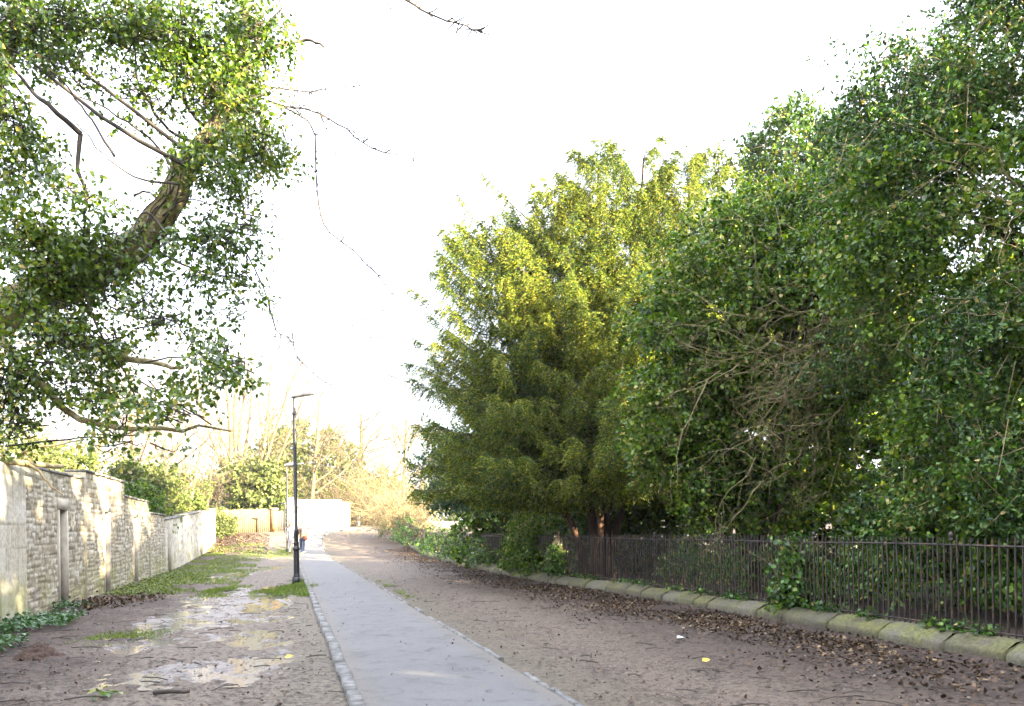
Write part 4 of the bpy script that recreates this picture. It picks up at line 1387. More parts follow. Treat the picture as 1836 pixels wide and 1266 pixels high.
    T = np.concatenate([T, norm(dl + rng.normal(size=(260, 3)) * .6)])
    P, D = sprig_leaves(C, T, rng.uniform(.1, .22, len(C)), 7, .03, 1.0, .25)
    n = len(P)
    Nn = norm(rng.normal(size=(n, 3)) * .8 + np.array([0, -.35, .5]))
    sz = rng.uniform(.6, 1.25, n)
    leaf_object('leaves', t, M['ivy_near'], P, D, Nn, .047 * sz, .018 * sz, .35, True, .15)
    return t


left_tree()

# dead bough lying along the wall top
t = empty('dead_branch', pt(60, 826, 13.9), 'bare grey bough lying along the top of the tallest near wall', 'branch')
mb = MB()
limb(mb, [pt(-60, 815, 13.6), pt(0, 826, 13.8), pt(60, 832, 14.6), pt(110, 838, 16)], .07, .04, 12, 7, .01)
Q = limb(mb, [pt(50, 832, 14.4), pt(70, 845, 14.3), pt(85, 865, 14.2), pt(112, 886, 14.2)], .035, .012, 10, 6, .01)
limb(mb, [pt(30, 826, 14.2), pt(50, 806, 14), pt(90, 800, 13.9), pt(150, 790, 13.8)], .03, .01, 10, 5, .02)
limb(mb, [pt(55, 830, 14.4), pt(58, 800, 14.4), pt(70, 790, 14.4)], .02, .006, 8, 5, .02)
mb.build('bough', M['twig'], t, True)

# ------------------------------------------------------------------ gardens beyond the left wall
gx = lambda px, Y: (px - CX) / FPX * Y
for (px, Y, H, r, lab) in ((-40, 30, 11, .16, 'bare pale tree nearest the left edge beyond the wall'), (265, 40, 8, .1, 'low spreading bare tree just above the stepped wall'), (370, 58, 10, .12, 'low spreading bare tree beside the many-stemmed tree'), (20, 42, 12, .14, 'bare tree behind the dead bough on the wall'), (95, 36, 10, .14, 'bare pale tree beyond the ashlar end of the wall'), (215, 44, 11, .15, 'bare pale tree behind the dark conifer bush'), (330, 52, 12, .15, 'bare pale tree behind the lit hedge'), (150, 62, 14, .2, 'taller bare tree far behind the garden walls')):
    x = gx(px, Y)
    bare_tree('bare_tree', (x, Y, gz(x, Y)), H, r, lab, 'tree', 'leafless trees beyond the garden walls', (12, 9, 8), 'twig_pale', 1, .1, .1, .9, .16, .58)
for (px, py, Y, w, h, mt, lab, nm) in ((255, 872, 36, 1.1, 1.25, 'far_green', 'dark green conifer bush rising behind the stepped wall', 'conifer_bush'), (298, 912, 33.5, .85, .75, 'ivy', 'bright green bush spilling over the top of the low wall', 'laurel_bush'), (335, 893, 47, 2.1, 1.6, 'hedge', 'yellow-lit clipped hedge behind the low wall', 'hedge'), (120, 850, 34, 1.3, 1.0, 'hedge', 'loose green shrub above the tallest wall', 'garden_shrub'), (30, 830, 30, 1.2, 1.3, 'far_green', 'loose green shrub at the left edge above the wall', 'garden_shrub'), (370, 890, 54, 1.5, 1.3, 'hedge', 'yellowish shrub just left of the many-stemmed tree', 'garden_shrub')):
    x = gx(px, Y)
    zc = pt(px, py, Y)[2]
    x = min(x, wallX(Y) - .55 - w)
    bush(nm, (x, Y, gz(x, Y)), lab, [(x, Y, zc, w, w * .8, h), (x, Y, zc * .5, w * .9, w * .8, max(zc * .6, .5))], mt, 200, 9, .13, .05, 'shrub', None, .1, 10, .3, .25)

# ------------------------------------------------------------------ far end of the track
def plank_fence(label, a, b, H, n, mat='boards', post_mat='boards'):
    a, b = np.array(a, float), np.array(b, float)
    d = b - a
    L_ = np.hypot(*d[:2])
    ang = math.atan2(d[1], d[0])
    t = empty('board_fence', (a[0], a[1], gz(a[0], a[1])), label, 'fence')
    Mx = np.array([[math.cos(ang), -math.sin(ang), 0], [math.sin(ang), math.cos(ang), 0], [0, 0, 1]])
    mb = MB()
    for i in range(n):
        p = a + d * (i + .5) / n
        z = gz(p[0], p[1])
        hh = H * rng.uniform(.97, 1.02)
        mb.box((p[0], p[1] + (.01 if i % 2 else 0), z + hh / 2 - .1), (L_ / n * .97, .03, hh + .2), Mx)
    mb.build('boards', M[mat], t)
    for i in range(0, 5):
        p = a + d * i / 4
        mb = MB()
        mb.box((p[0] + .0, p[1] + .07, gz(p[0], p[1]) + H / 2), (.11, .09, H + .12), Mx)
        mb.build('post', M[post_mat], t)
    return t


plank_fence('weathered close-boarded wooden fence at the end of the left wall', (-20.9, 59.2), (-16.95, 60.2), 1.62, 30)
# brick pier with gate and white post
def pier(name, px, Y, w, H, mat, lab, cat):
    x = gx(px, Y)
    z = gz(x, Y)
    t = empty(name, (x, Y, z), lab, cat)
    mb = MB()
    mb.box((x, Y, z + H / 2 - .1), (w, w, H + .2))
    mb.build('shaft', M[mat], t)
    mb = MB()
    mb.box((x, Y, z + H + .045), (w + .1, w + .1, .09), None, .9)
    mb.build('cap', M['dressed'], t)
    return t


pier('brick_pier', 492, 60.3, .42, 1.55, 'brick', 'orange brick gate pier between board fence and gate', 'gate pier')
pier('white_pier', 524, 61.5, .62, 2.25, 'render', 'white gate pier behind the street lamps', 'gate pier')
# narrow gate
xg, yg = gx(503, 60.5), 60.5
t = empty('garden_gate', (xg, yg, gz(xg, yg)), 'narrow grey wooden gate beside the orange brick pier', 'gate')
mb = MB()
for i in range(5):
    mb.box((xg - .26 + i * .13, yg, gz(xg, yg) + .72), (.1, .03, 1.4))
mb.build('boards', M['door'], t)
for zz in (.3, 1.2):
    mb = MB()
    mb.box((xg, yg + .035, gz(xg, yg) + zz), (.62, .035, .1))
    mb.build('ledge', M['door'], t)
# dark post with a short crossbar
xp, yp = gx(511, 58.5), 58.5
t = empty('sign_post', (xp, yp, gz(xp, yp)), 'thin dark post with a short crossbar left of the distant lamp', 'post')
mb = MB()
mb.tube([(xp, yp, gz(xp, yp) - .1), (xp, yp, gz(xp, yp) + 2.0)], .05, 8)
mb.build('pole', M['black'], t)
mb = MB()
mb.box((xp - .15, yp, gz(xp, yp) + 2.04), (.5, .06, .1))
mb.build('crossbar', M['black'], t)


def plain_wall(label, a, b, H, mat='render', cap='dressed'):
    a, b = np.array(a, float), np.array(b, float)
    d = b - a
    ang = math.atan2(d[1], d[0])
    L_ = np.hypot(*d)
    Mx = np.array([[math.cos(ang), -math.sin(ang), 0], [math.sin(ang), math.cos(ang), 0], [0, 0, 1]])
    z = min(gz(*a), gz(*b))
    t = empty('boundary_wall', (a[0], a[1], z), label, 'wall')
    c = (a + b) / 2
    mb = MB()
    mb.box((c[0], c[1], z + H / 2 - .3), (L_, .35, H + .6), Mx)
    mb.build('masonry', M[mat], t)
    mb = MB()
    mb.box((c[0], c[1], z + H + .04), (L_ + .06, .45, .08), Mx)
    mb.build('coping', M[cap], t)
    return t


plain_wall('dazzling white sunlit wall across the far end of the path', (gx(530, 78), 77.5), (gx(607, 79), 80), 2.45)
plain_wall('short white wall end in the sun, right of the long white one', (gx(609, 79.5), 80), (gx(626, 80.5), 80.6), 2.25)
plank_fence('brown board fence at the far right bend of the track', (gx(628, 88), 88), (gx(700, 84), 84), 2.0, 34)
# pale pole on the bend
xp, yp = gx(643, 86), 86
t = empty('pale_pole', (xp, yp, gz(xp, yp)), 'slim pale pole standing before the brown fence on the bend', 'pole')
mb = MB()
mb.tube([(xp, yp, gz(xp, yp) - .1), (xp, yp, gz(xp, yp) + 1.4)], .14, 8)
mb.build('base', M['white'], t)
mb = MB()
mb.tube([(xp, yp, gz(xp, yp) + 1.4), (xp, yp, gz(xp, yp) + 5.6)], .06, 8)
mb.build('shaft', M['twig_pale'], t)

# many-stemmed pale tree behind the board fence
xs_, ys_ = gx(438, 66), 66
bare_tree('many_stemmed_tree', (xs_, ys_, gz(xs_, ys_)), 15, .2, 'many-stemmed pale leafless tree behind the board fence', 'tree', None, (9, 8, 6), 'twig_pale', 8, .15, .5, .6, .25, .4)
for (px, Y, H, r, lab, st) in ((556, 82, 15, .34, 'pale straight-trunked leafless tree behind the white wall', 1), (608, 92, 13, .3, 'leaning leafless tree with forked pale trunk beyond the white wall', 2), (668, 98, 12, .28, 'leafless tree beyond the brown fence', 2), (720, 96, 13, .26, 'leafless tree beside the yew edge, far beyond the bend', 1), (505, 100, 14, .26, 'leafless tree far behind the garden gate', 2), (640, 110, 15, .3, 'farthest leafless tree on the bend', 1), (380, 88, 15, .3, 'leafless tree far behind the many-stemmed tree, to its left', 1), (450, 104, 15, .28, 'leafless tree seen through the many-stemmed tree', 1)):
    x = gx(px, Y)
    bare_tree('bare_tree', (x, Y, gz(x, Y)), H, r, lab, 'tree', 'leafless trees at the far end', (13, 10, 8), 'twig_pale', st, .12, .2, .85, .2, .55)
for (px, py, Y, w, h, mt, lab) in ((512, 838, 84, 2.5, 4.4, 'far_green', 'dark round evergreen left of the pale trunk'), (592, 850, 90, 2.6, 4.2, 'far_green', 'dark round evergreen right of the pale trunk'), (660, 890, 96, 2.6, 2.2, 'hedge', 'yellow green thicket above the brown fence'), (462, 880, 63.5, 1.5, 2.0, 'far_green', 'round shrub behind the right half of the board fence'), (425, 885, 88, 2.6, 2.6, 'far_green', 'low evergreen behind the many-stemmed tree')):
    x = gx(px, Y)
    zc = pt(px, py, Y)[2]
    broad_tree('far_evergreen', (x, Y, gz(x, Y)), lab, [(x, Y, zc, w, w * .8, h), (x, Y, gz(x, Y) + 1.6, w * .8, w * .7, 2.2)], mt, 'bark', 230, 9, 8, .3, .12, .2, group='bushy trees at the far end', limbs=6, twig_share=.1, cr=.5, ln=.6, fill=.3)
for px, Y, n, H, W, lab in ((600, 84, 60, 8, 2.4, 'golden leafless thicket right of the straight pale trunk'), (655, 86, 80, 9, 3.0, 'tall leafless thicket behind the pale pole'), (705, 80, 80, 9, 2.6, 'leafless thicket between pole and arching golden shrub'), (735, 70, 60, 8, 2.2, 'leafless thicket half hidden by the yew edge'), (470, 78, 60, 8, 2.6, 'leafless thicket right of the many-stemmed tree'), (395, 74, 70, 8, 2.8, 'leafless thicket left of the many-stemmed tree'), (340, 66, 70, 8, 2.6, 'leafless thicket above the lit hedge'), (285, 58, 70, 7.5, 2.4, 'leafless thicket behind the green bush on the wall'), (215, 50, 70, 7, 2.4, 'leafless thicket behind the slate-coped wall'), (135, 42, 60, 6.5, 2.2, 'leafless thicket behind the tallest wall'), (50, 36, 60, 6.5, 2.2, 'leafless thicket behind the dead bough')):
    twiggy_shrub(lab, gx(px, Y), Y, n, H, W)
# shrub at the foot of the board fence
x, y = gx(398, 57.2), 57.2
bush('box_shrub', (x, y, gz(x, y)), 'small round dark shrub at the foot of the board fence', [(x, y, gz(x, y) + .6, .62, .5, .75)], 'far_green', 130, 9, .09, .04, 'shrub', None, gz(x, y))
# far wood closing the view
mbP, mbD = [], []
for px in range(-400, 1500, 26):
    Y = rng.uniform(118, 150)
    x = gx(px, Y)
    h = rng.uniform(4, 7)
    n = 420
    q = rnd(n) * (rng.random((n, 1)) ** .4)
    mbP.append(np.array([x, Y, gz(x, Y) + h * .5]) + q * np.array([2.6, 2, h * .55]))
P = np.concatenate(mbP)
tag(leaf_object('distant_wood', None, M['hedge'], P, rnd(len(P)), rnd(len(P)), rng.uniform(.5, .9, len(P)), rng.uniform(.18, .3, len(P))), kind='stuff')
# ------------------------------------------------------------------ grass, ground ivy, litter
def grass_patch(name, pts, H, label=None, mat='grass', w=.006):
    n = len(pts)
    P = np.stack([pts[:, 0], pts[:, 1], g(pts[:, 0], pts[:, 1]) - .02], 1)
    D = norm(UP + rng.normal(size=(n, 3)) * .55)
    L_ = H * rng.uniform(.5, 1.3, n)
    o = leaf_object(name, None, M[mat], P, D, norm(rng.normal(size=(n, 3)) + 1e-3), L_, w * rng.uniform(.7, 1.4, n), .1, False, .5)
    return tag(o, kind='stuff')


def blob_pts(c, rx, ry, n, ang=0, seed=0):
    q = rng.normal(size=(n, 2)) * .5
    q = q[(q ** 2).sum(1) < 1.4]
    x = c[0] + q[:, 0] * rx
    y = c[1] + q[:, 1] * ry
    k = vnoise(x * 5, y * 5, seed + 77) > -.35
    return np.stack([x[k], y[k]], 1)


def strip_pts(Ya, Yb, off0, off1, n, line='wall', seed=1):
    Y = rng.uniform(Ya, Yb, n)
    o = rng.uniform(0, 1, n) ** 1.3 * (off1 - off0) + off0
    X = wallX(Y) + o if line == 'wall' else pathL(Y) + o
    k = vnoise(X * 2.2, Y * 1.6, seed) + .35 * (1 - (o - off0) / (off1 - off0)) > -.05
    return np.stack([X[k], Y[k]], 1)


lampc = at(524, 1054)
p1 = np.concatenate([blob_pts((lampc[0] + .05, lampc[1] - .6), 0.62, 2.0, 4200, seed=1), np.stack([pathL(np.linspace(19.5, 26, 1300)) - np.abs(rng.normal(0, .16, 1300)) - .06, np.linspace(19.5, 26, 1300)], 1)])
grass_patch('grass', p1, .085)
c = at(405, 1057)
grass_patch('grass', blob_pts((c[0], c[1]), .42, 1.5, 1700, seed=2), .075)
c = at(445, 1022)
grass_patch('grass', blob_pts((c[0], c[1]), 1.0, 4, 1500, seed=3), .05)
c = at(215, 1140)
grass_patch('grass', blob_pts((c[0], c[1]), .6, 1.0, 900, seed=4), .05)
c = at(508, 991)
grass_patch('grass', blob_pts((c[0], c[1]), 1.1, 4.5, 2600, seed=5), .09)
grass_patch('grass', strip_pts(19.5, 52, .1, 3.2, 17000, seed=6), .085)
c = at(660, 1052)
rp = np.stack([np.linspace(17, 27, 900), np.abs(rng.normal(.12, .1, 900))], 1)
grass_patch('grass', np.stack([pathL(rp[:, 0]) + 2.02 + rp[:, 1], rp[:, 0]], 1)[vnoise(rp[:, 0] * 3, rp[:, 1], 8) > .1], .05)
# broad-leaved weeds and ground ivy at the wall foot
def low_leaves(name, pts, mat, L, W, hz, label=None, kind='stuff', spread=1.0):
    n = len(pts)
    P = np.stack([pts[:, 0], pts[:, 1], g(pts[:, 0], pts[:, 1]) + .06 * (hz > .05) + np.abs(rng.normal(0, hz, n))], 1)
    D = norm(rng.normal(size=(n, 3)) * np.array([1, 1, .45 * spread]))
    o = leaf_object(name, None, M[mat], P, D, norm(UP + rng.normal(size=(n, 3)) * .45), L * rng.uniform(.6, 1.3, n), W * rng.uniform(.6, 1.3, n), .2, True, .15)
    if kind:
        tag(o, kind=kind)
    return o


low_leaves('ground_ivy', strip_pts(7, 17.2, .05, 1.0, 5200, seed=9), 'laurel', .07, .026, .055)
low_leaves('weeds', strip_pts(20.5, 33, .1, 2.0, 3000, seed=10), 'hedge', .075, .03, .05)
# heap of brown leaves and sticks near the second doorway
lc = at(195, 1081)
low_leaves('fallen_leaves', blob_pts((lc[0], lc[1]), .9, 2.0, 1500, seed=11), 'litter', .085, .032, .05, spread=1.6)
# leaf litter along the right kerb and scattered over the tracks
n = 30000
k = rng.integers(120, 560, n)
T = norm(np.gradient(FENCE, axis=0))[k]
off = -np.abs(rng.normal(0, .85, n)) - .01
X = FENCE[k, 0] + T[:, 1] * off
Y = FENCE[k, 1] - T[:, 0] * off
kk = (vnoise(X * 1.6, Y * 1.6, 21) + rng.random(n) > .1)
low_leaves('fallen_leaves', np.stack([X[kk], Y[kk]], 1), 'litter', .055, .021, .014)
n = 6000
Y = 5 + 28 * rng.random(n) ** 1.5
X = wallX(Y) + rng.random(n) * (FENCE_PTS[3][0] - wallX(Y)) * 1.1
s = np.abs(X - (pathL(Y) + .97)) > .95
low_leaves('fallen_leaves', np.stack([X[s], Y[s]], 1), 'litter', .035, .013, .008)
pl = np.stack([pathL(Y) + rng.random(n) * 1.9, Y], 1)[:600]
low_leaves('fallen_leaves', pl + 0, 'litter', .03, .011, .03)
n = 2600
lx = np.stack([wallX(r_ := 46 + 12 * rng.random(n)) + .2 + rng.random(n) ** 1.5 * 3.2, r_], 1)
low_leaves('fallen_leaves', lx, 'litter', .11, .04, .03)
# loose stones and crumbs of earth
def pebbles(name, X, Y, S, mat):
    n = len(X)
    base = np.array([[1, 0, 0], [.3, .95, 0], [-.8, .6, 0], [-.8, -.6, 0], [.3, -.95, 0], [.1, 0, .62], [0, 0, -.5]])
    a = rng.uniform(0, 6.28, n)
    q = base[None] * rng.uniform(.7, 1.3, (n, 7, 1)) * S[:, None, None] * np.array([1, .75, .8])
    R = np.stack([q[..., 0] * np.cos(a)[:, None] - q[..., 1] * np.sin(a)[:, None], q[..., 0] * np.sin(a)[:, None] + q[..., 1] * np.cos(a)[:, None], q[..., 2]], -1)
    V = (R + np.stack([X, Y, g(X, Y) + S * .1], 1)[:, None]).reshape(-1, 3)
    f = np.array([[0, 1, 5], [1, 2, 5], [2, 3, 5], [3, 4, 5], [4, 0, 5]])
    F = (np.arange(n)[:, None, None] * 7 + f[None]).reshape(-1, 3)
    return tag(mesh_np(name, V, [F], mat), kind='stuff')


n = 9000
Y = 5.5 + 24 * rng.random(n) ** 1.7
X = wallX(Y) + 1 + rng.random(n) * (5.0 - wallX(Y))
s = np.abs(X - (pathL(Y) + .97)) > 1.05
pebbles('gravel', X[s], Y[s], np.clip(rng.lognormal(-4.75, .5, s.sum()), .004, .03), M['gravel'])
n = 7000
Y = 5.5 + 24 * rng.random(n) ** 1.7
X = wallX(Y) + .2 + rng.random(n) * (5.4 - wallX(Y))
s = np.abs(X - (pathL(Y) + .97)) > 1.08
pebbles('mud_crumbs', X[s], Y[s], np.clip(rng.lognormal(-4.5, .55, s.sum()), .005, .045), M['mudclod'])
# thin twigs strewn over the gravel
mb = MB()
for _ in range(420):
    y = 5.5 + 20 * rng.random() ** 1.6
    x = rng.uniform(wallX(y) + .8, 4.2)
    if abs(x - (pathL(y) + .97)) < 1.1:
        continue
    a = rng.normal(0, .8)
    Lq = rng.uniform(.08, .4)
    d = np.array([math.cos(a), math.sin(a), 0]) * Lq / 2
    c = np.array([x, y, .015])
    mb.tube([c - d, c + np.r_[rng.normal(0, .02, 2), .012], c + d], rng.uniform(.003, .007), 4, False)
tag(mb.build('fallen_twigs', M['twig_dark']), kind='stuff')

# a few single things on the ground
c = at(305, 1246)
t = empty('stick', (c[0], c[1], 0), 'short dark stick lying in the puddled gravel at the bottom left', 'stick')
mb = MB()
limb(mb, [c + [-.16, .02, .02], c + [0, .0, .03], c + [.17, .03, .02]], .022, .017, 8, 7, .004)
mb.build('wood', M['twig_dark'], t, True)
c = at(68, 1176)
mb = MB()
V, F = [], []
nn, mm_ = 14, 22
for i in range(nn):
    for j in range(mm_):
        r = i / (nn - 1)
        a = j / mm_ * 6.283
        V.append([c[0] + .27 * r * math.cos(a) * (1 + .2 * math.sin(3 * a + 1)), c[1] + .3 * r * math.sin(a), .17 * (1 - r ** 1.6) + rng.normal(0, .016) - .02])
F = [[i * mm_ + j, i * mm_ + (j + 1) % mm_, (i + 1) * mm_ + (j + 1) % mm_, (i + 1) * mm_ + j] for i in range(nn - 1) for j in range(mm_)]
tag(mesh_np('soil_heap', V, [F], M['mudclod']), 'small dark heap of soil near the wall at the left edge', 'soil heap')
c = at(1221, 1147)
mb = MB()
mb.add(c + np.array([[-.06, 0, .02], [.03, -.03, .035], [.07, .03, .02], [-.02, .04, .05]]), [[0, 1, 2, 3]])
mb.add(c + np.array([[-.06, 0, .02], [-.03, .05, .03], [-.02, .04, .05], [-.05, .0, .06]]), [[0, 1, 2, 3]])
tag(mb.build('paper_scrap', M['paper']), 'crumpled white scrap of paper on the leaf litter below the railing', 'litter')
for px, py, lab in ((1265, 1190, 'bright yellow fallen leaf on the brown gravel right of the path'), (517, 1183, 'yellow leaf beside the puddles left of the path')):
    c = at(px, py)
    o = leaf_object('yellow_leaf', None, M['yellow_leaf'], np.array([c + [-.04, 0, .03]]), np.array([[1, .2, .15]]), np.array([[0.1, -.4, 1.0]]), np.array([.1]), np.array([.04]), .2, True)
    tag(o, lab, 'leaf')
c = at(188, 1247)
o = low_leaves('weed_seedling', np.array([c[:2]] * 16) + rng.normal(size=(16, 2)) * .05, 'ivy', .08, .035, .03, kind=None)
tag(o, 'small green weed in the gravel at the bottom left', 'weed')

# ------------------------------------------------------------------ the two walkers
def skin_mesh(name, verts, edges, mat, parent, sub=2):
    """verts: list of (pos, rx, ry)"""
    me = bpy.data.meshes.new(name)
    off = np.array(parent.location)
    me.from_pydata([tuple(np.array(v[0]) - off) for v in verts], edges, [])
    tmp = bpy.data.objects.new(name + '_build', me)
    COL.objects.link(tmp)
    tmp.modifiers.new('Skin', 'SKIN')
    sv = me.skin_vertices[0].data
    for i, v in enumerate(verts):
        sv[i].radius = (v[1], v[2] if len(v) > 2 else v[1])
        sv[i].use_root = i == 0
    s = tmp.modifiers.new('Sub', 'SUBSURF')
    s.levels = s.render_levels = sub
    dg = bpy.context.evaluated_depsgraph_get()
    new = bpy.data.meshes.new_from_object(tmp.evaluated_get(dg))
    new.name = name
    bpy.data.objects.remove(tmp)
    new.materials.clear()
    new.materials.append(mat)
    new.polygons.foreach_set('use_smooth', np.ones(len(new.polygons), bool))
    o = bpy.data.objects.new(name, new)
    return link(o, parent)


def ico(mb, c, r, n=10, m=14, fn=None):
    V = []
    for i in range(n + 1):
        a = math.pi * i / n
        for j in range(m):
            b = 2 * math.pi * j / m
            d = np.array([math.sin(a) * math.cos(b), math.sin(a) * math.sin(b), math.cos(a)])
            p = d * np.array(r)
            if fn is not None:
                p = fn(d, p)
            V.append(np.array(c) + p)
    q = [[i * m + j, i * m + (j + 1) % m, (i + 1) * m + (j + 1) % m, (i + 1) * m + j] for i in range(n) for j in range(m)]
    mb.add(V, q)


def person(loc, H, label, top_mat, leg_mat, stride=.16, hair_long=True, scarf=True, bag=True, hair='hair'):
    """walks towards the camera (faces -y)"""
    s = H / 1.7
    x0, y0, z0 = loc
    t = empty('person', loc, label, 'person')
    A = lambda x, y, z: np.array([x0 + x * s, y0 + y * s, z0 + z * s])
    J = {}
    pv = [(A(0, 0, .93), .13 * s, .1 * s), (A(0, 0, 1.1), .115 * s, .09 * s), (A(0, -.01, 1.28), .14 * s, .1 * s), (A(0, 0, 1.4), .09 * s, .07 * s), (A(0, -.01, 1.47), .05 * s), (A(0, -.02, 1.56), .075 * s, .09 * s), (A(0, -.02, 1.65), .07 * s, .085 * s)]
    e = [(0, 1), (1, 2), (2, 3), (3, 4), (4, 5), (5, 6)]
    hands = []
    for sd in (-1, 1):
        b = len(pv)
        sw = sd * stride * .6
        pv += [(A(sd * .17, 0, 1.37), .055 * s), (A(sd * .23, sw * .3 + .03, 1.12), .042 * s), (A(sd * .22, sw - .08, .88), .03 * s), (A(sd * .215, sw - .11, .8), .03 * s, .018 * s)]
        e += [(3, b), (b, b + 1), (b + 1, b + 2), (b + 2, b + 3)]
        w = b + 3
        for f in range(4):
            c = len(pv)
            yy = sw - .135 + f * .022
            pv += [(A(sd * .215, yy, .755), .009 * s), (A(sd * .205, yy - .008, .725 - .006 * (1 - abs(f - 1.5))), .008 * s), (A(sd * .19, yy - .006, .705), .007 * s)]
            e += [(w, c), (c, c + 1), (c + 1, c + 2)]
        c = len(pv)
        pv += [(A(sd * .195, sw - .15, .785), .01 * s), (A(sd * .185, sw - .165, .755), .008 * s)]
        e += [(b + 3, c), (c, c + 1)]
    legs = []
    for sd in (-1, 1):
        b = len(pv)
        st = sd * stride
        lift = .05 if sd > 0 else 0
        pv += [(A(sd * .09, 0, .86), .085 * s), (A(sd * .09, -st * .5 - .03, .49), .058 * s), (A(sd * .09, -st + .02, .1 + lift), .04 * s), (A(sd * .09, -st - .09, .045 + lift * .4), .035 * s, .028 * s), (A(sd * .095, -st - .16, .035 + lift * .2), .025 * s, .02 * s)]
        e += [(0, b), (b, b + 1), (b + 1, b + 2), (b + 2, b + 3), (b + 3, b + 4)]
        legs.append(b)
    skin_mesh('body', pv, e, M['skin'], t, 1)
    # trousers
    tv = [(A(0, 0, .95), .15 * s, .12 * s), (A(0, 0, .88), .14 * s, .115 * s)]
    te = [(0, 1)]
    for sd, b in zip((-1, 1), legs):
        c = len(tv)
        tv += [(A(sd * .095, 0, .8), .095 * s), (pv[b + 1][0], .07 * s), ((pv[b + 1][0] * .5 + pv[b + 2][0] * .5), .063 * s), (pv[b + 2][0] + UP * .0, .06 * s)]
        te += [(1, c), (c, c + 1), (c + 1, c + 2), (c + 2, c + 3)]
    skin_mesh('trousers', tv, te, M[leg_mat], t, 1)
    # jacket with sleeves
    jv = [(A(0, 0, .84), .185 * s, .14 * s), (A(0, 0, 1.0), .165 * s, .13 * s), (A(0, 0, 1.22), .17 * s, .13 * s), (A(0, 0, 1.37), .13 * s, .1 * s), (A(0, 0, 1.44), .075 * s, .07 * s)]
    je = [(0, 1), (1, 2), (2, 3), (3, 4)]
    for q, sd in enumerate((-1, 1)):
        c = len(jv)
        b = 7 + q * (4 + 12 + 2)
        jv += [(pv[b][0], .075 * s), (pv[b + 1][0], .062 * s), (pv[b + 2][0], .05 * s)]
        je += [(3, c), (c, c + 1), (c + 1, c + 2)]
    skin_mesh('jacket', jv, je, M[top_mat], t, 1)
    for sd, b in zip((-1, 1), legs):
        skin_mesh('shoe', [(pv[b + 2][0] - UP * .03 * s, .05 * s), (pv[b + 3][0], .046 * s, .04 * s), (pv[b + 4][0], .034 * s, .03 * s)], [(0, 1), (1, 2)], M['shoe'], t, 1)
    mb = MB()
    def hair_fn(d, p):
        if d[1] < -.35 and d[2] < .55 and abs(d[0]) < .62:
            return p * .55
        if d[2] < -.2 and hair_long:
            return p * np.array([1.05, 1, 1.9])
        return p
    ico(mb, A(0, .012, 1.62), (.1 * s, .115 * s, .125 * s), 12, 18, hair_fn)
    mb.build('hair', M[hair], t, True)
    for nm, cs_, r, mt in (('eye', [(-.03, -.1, 1.612), (.03, -.1, 1.612)], (.011, .008, .008), 'eye'), ('nose', [(0, -.112, 1.585)], (.012, .018, .022), 'skin'), ('mouth', [(0, -.1, 1.545)], (.024, .008, .007), 'bag'), ('ear', [(-.078, -.01, 1.59), (.078, -.01, 1.59)], (.012, .02, .03), 'skin')):
        for cc in cs_:
            mb = MB()
            ico(mb, A(*cc), np.array(r) * s, 6, 8)
            mb.build(nm, M[mt], t, True)
    if scarf:
        skin_mesh('scarf', [(A(0, -.075, 1.45), .075 * s, .04 * s), (A(-.02, -.135, 1.32), .055 * s, .03 * s), (A(-.03, -.145, 1.12), .05 * s, .025 * s), (A(-.035, -.145, .98), .05 * s, .02 * s)], [(0, 1), (1, 2), (2, 3)], M['scarf'], t, 1)
    if bag:
        o = empty('shoulder_bag', A(.2, -.12, .86), 'small brown bag carried at the hip of the walker in the cream jacket', 'bag')
        mb = MB()
        mb.box(A(.19, -.13, .9), (.2 * s, .1 * s, .22 * s), None, .85)
        mb.build('pouch', M['bag'], o)
        mb = MB()
        mb.tube([A(.19, -.12, 1.0), A(.1, -.17, 1.2), A(-.06, -.145, 1.36), A(-.13, -.06, 1.43)], .014 * s, 5)
        mb.build('strap', M['scarf'], o)
    return t


c = at(542.5, 996)
person((c[0], c[1], gz(c[0], c[1]) + .035), 1.76, 'walker with long brown hair in cream jacket, dark scarf and blue jeans', 'jacket', 'jeans')
c = at(526, 992)
person((c[0] - .1, c[1], gz(c[0], c[1]) + .02), 1.66, 'second walker in white coat and pale grey trousers, half hidden by the lamp', 'coat_white', 'grey_trousers', -.13, False, False, False)

# ------------------------------------------------------------------ light
SUN_EL, SUN_BACK = math.radians(20), math.radians(31)     # low winter sun from the right, a little behind the viewpoint
sd = np.array([math.cos(SUN_BACK) * math.cos(SUN_EL), -math.sin(SUN_BACK) * math.cos(SUN_EL), math.sin(SUN_EL)])
sl = bpy.data.lights.new('sun', 'SUN')
sl.energy = 5.0
sl.angle = math.radians(.5)
sl.color = (1, .84, .56)
so = bpy.data.objects.new('sun', sl)
so.rotation_euler = Vector(sd).to_track_quat('Z', 'Y').to_euler()
so.location = (30, -15, 20)
link(so)
w = bpy.data.worlds.new('World')
SC.world = w
w.use_nodes = True
nt = w.node_tree
bg = nt.nodes['Background']
sky = nt.nodes.new('ShaderNodeTexSky')
sky.sky_type = 'NISHITA'
sky.sun_disc = False
sky.sun_elevation = SUN_EL
sky.sun_rotation = math.atan2(sd[0], sd[1])
sky.air_density = 1.0
sky.dust_density = 3.0
sky.ozone_density = 1.0
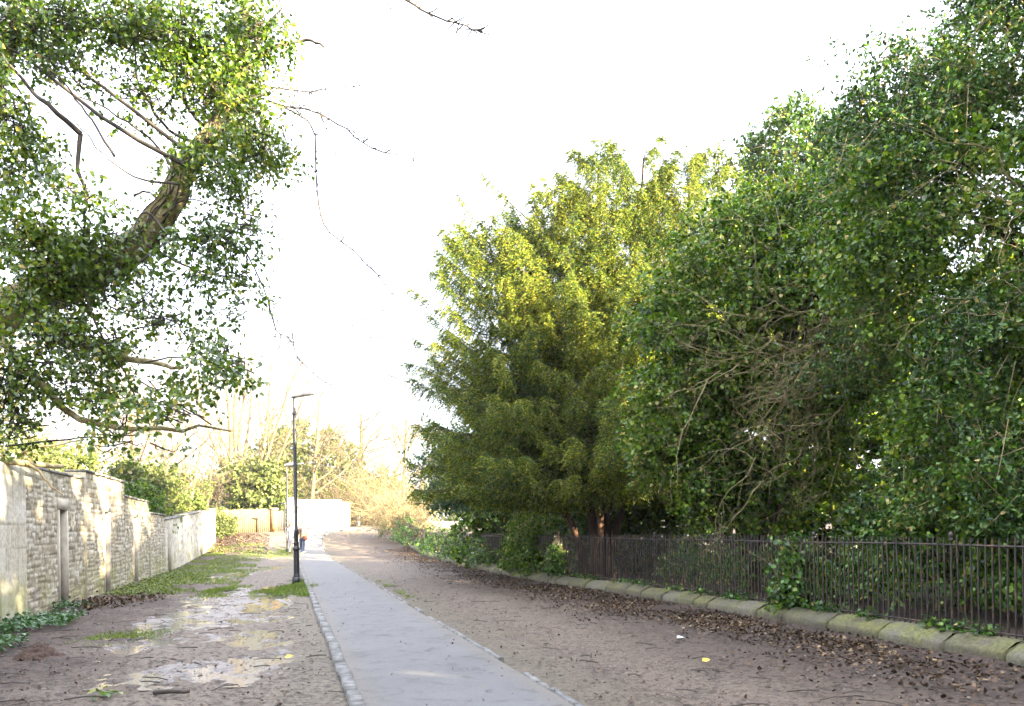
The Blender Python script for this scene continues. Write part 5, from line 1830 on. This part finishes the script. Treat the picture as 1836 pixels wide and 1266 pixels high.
# thin bright cloud veil over the whole sky
tc = nt.nodes.new('ShaderNodeTexCoord')
nz = noise(nt, 2.2, 6, .6, tc.outputs['Generated'])
cl = ramp(nt, [(.3, (2.35, 2.48, 2.9)), (.7, (2.9, 3.0, 3.3))], nz.outputs[0])
# the veil is brightest overhead, as under thin overcast
sx = N(nt, 'ShaderNodeSeparateXYZ')
nt.links.new(tc.outputs['Generated'], sx.inputs[0])
el = ramp(nt, [(0, (.62, .62, .62)), (.12, (.7, .7, .7)), (1, (1.9, 1.9, 1.95))], sx.outputs[2])
veil = mixc(nt, 1.0, cl.outputs[0], el.outputs[0], 'MULTIPLY')
mix = mixc(nt, .88, sky.outputs[0], veil)
nt.links.new(mix, bg.inputs['Color'])
bg.inputs['Strength'].default_value = .1

hz = MB()
hz.box((-10, 55, 9.2), (180, 250, 20.6))
hm = bpy.data.materials.new('pale_air')
hm.use_nodes = True
hn = hm.node_tree
hn.nodes.remove(hn.nodes['Principled BSDF'])
pv_ = hn.nodes.new('ShaderNodeVolumePrincipled')
pv_.inputs['Color'].default_value = (.95, .93, .9, 1)
pv_.inputs['Density'].default_value = .0004
pv_.inputs['Anisotropy'].default_value = .2
hn.links.new(pv_.outputs[0], hn.nodes['Material Output'].inputs['Volume'])
tag(hz.build('haze', hm), kind='stuff')

SC.view_settings.view_transform = 'Standard'
SC.view_settings.look = 'None'
SC.view_settings.exposure = 3.65
SC.view_settings.gamma = 1.0

# ------------------------------------------------------------------ camera
cd = bpy.data.cameras.new('camera')
cd.sensor_width = 36
cd.lens = 36 * FPX / W0
cd.shift_y = (CY - H0 / 2) / W0
cd.clip_end = 3000
co = bpy.data.objects.new('camera', cd)
co.matrix_world = Matrix(((RV[0], UV[0], -FV[0], CAM[0]), (RV[1], UV[1], -FV[1], CAM[1]), (RV[2], UV[2], -FV[2], CAM[2]), (0, 0, 0, 1)))
link(co)
SC.camera = co
SC.render.engine = 'CYCLES'
cy = SC.cycles
cy.max_bounces = 6
cy.diffuse_bounces = 2
cy.glossy_bounces = 2
cy.transmission_bounces = 4
cy.transparent_max_bounces = 4
cy.use_denoising = True
cy.use_adaptive_sampling = True
cy.adaptive_threshold = .02
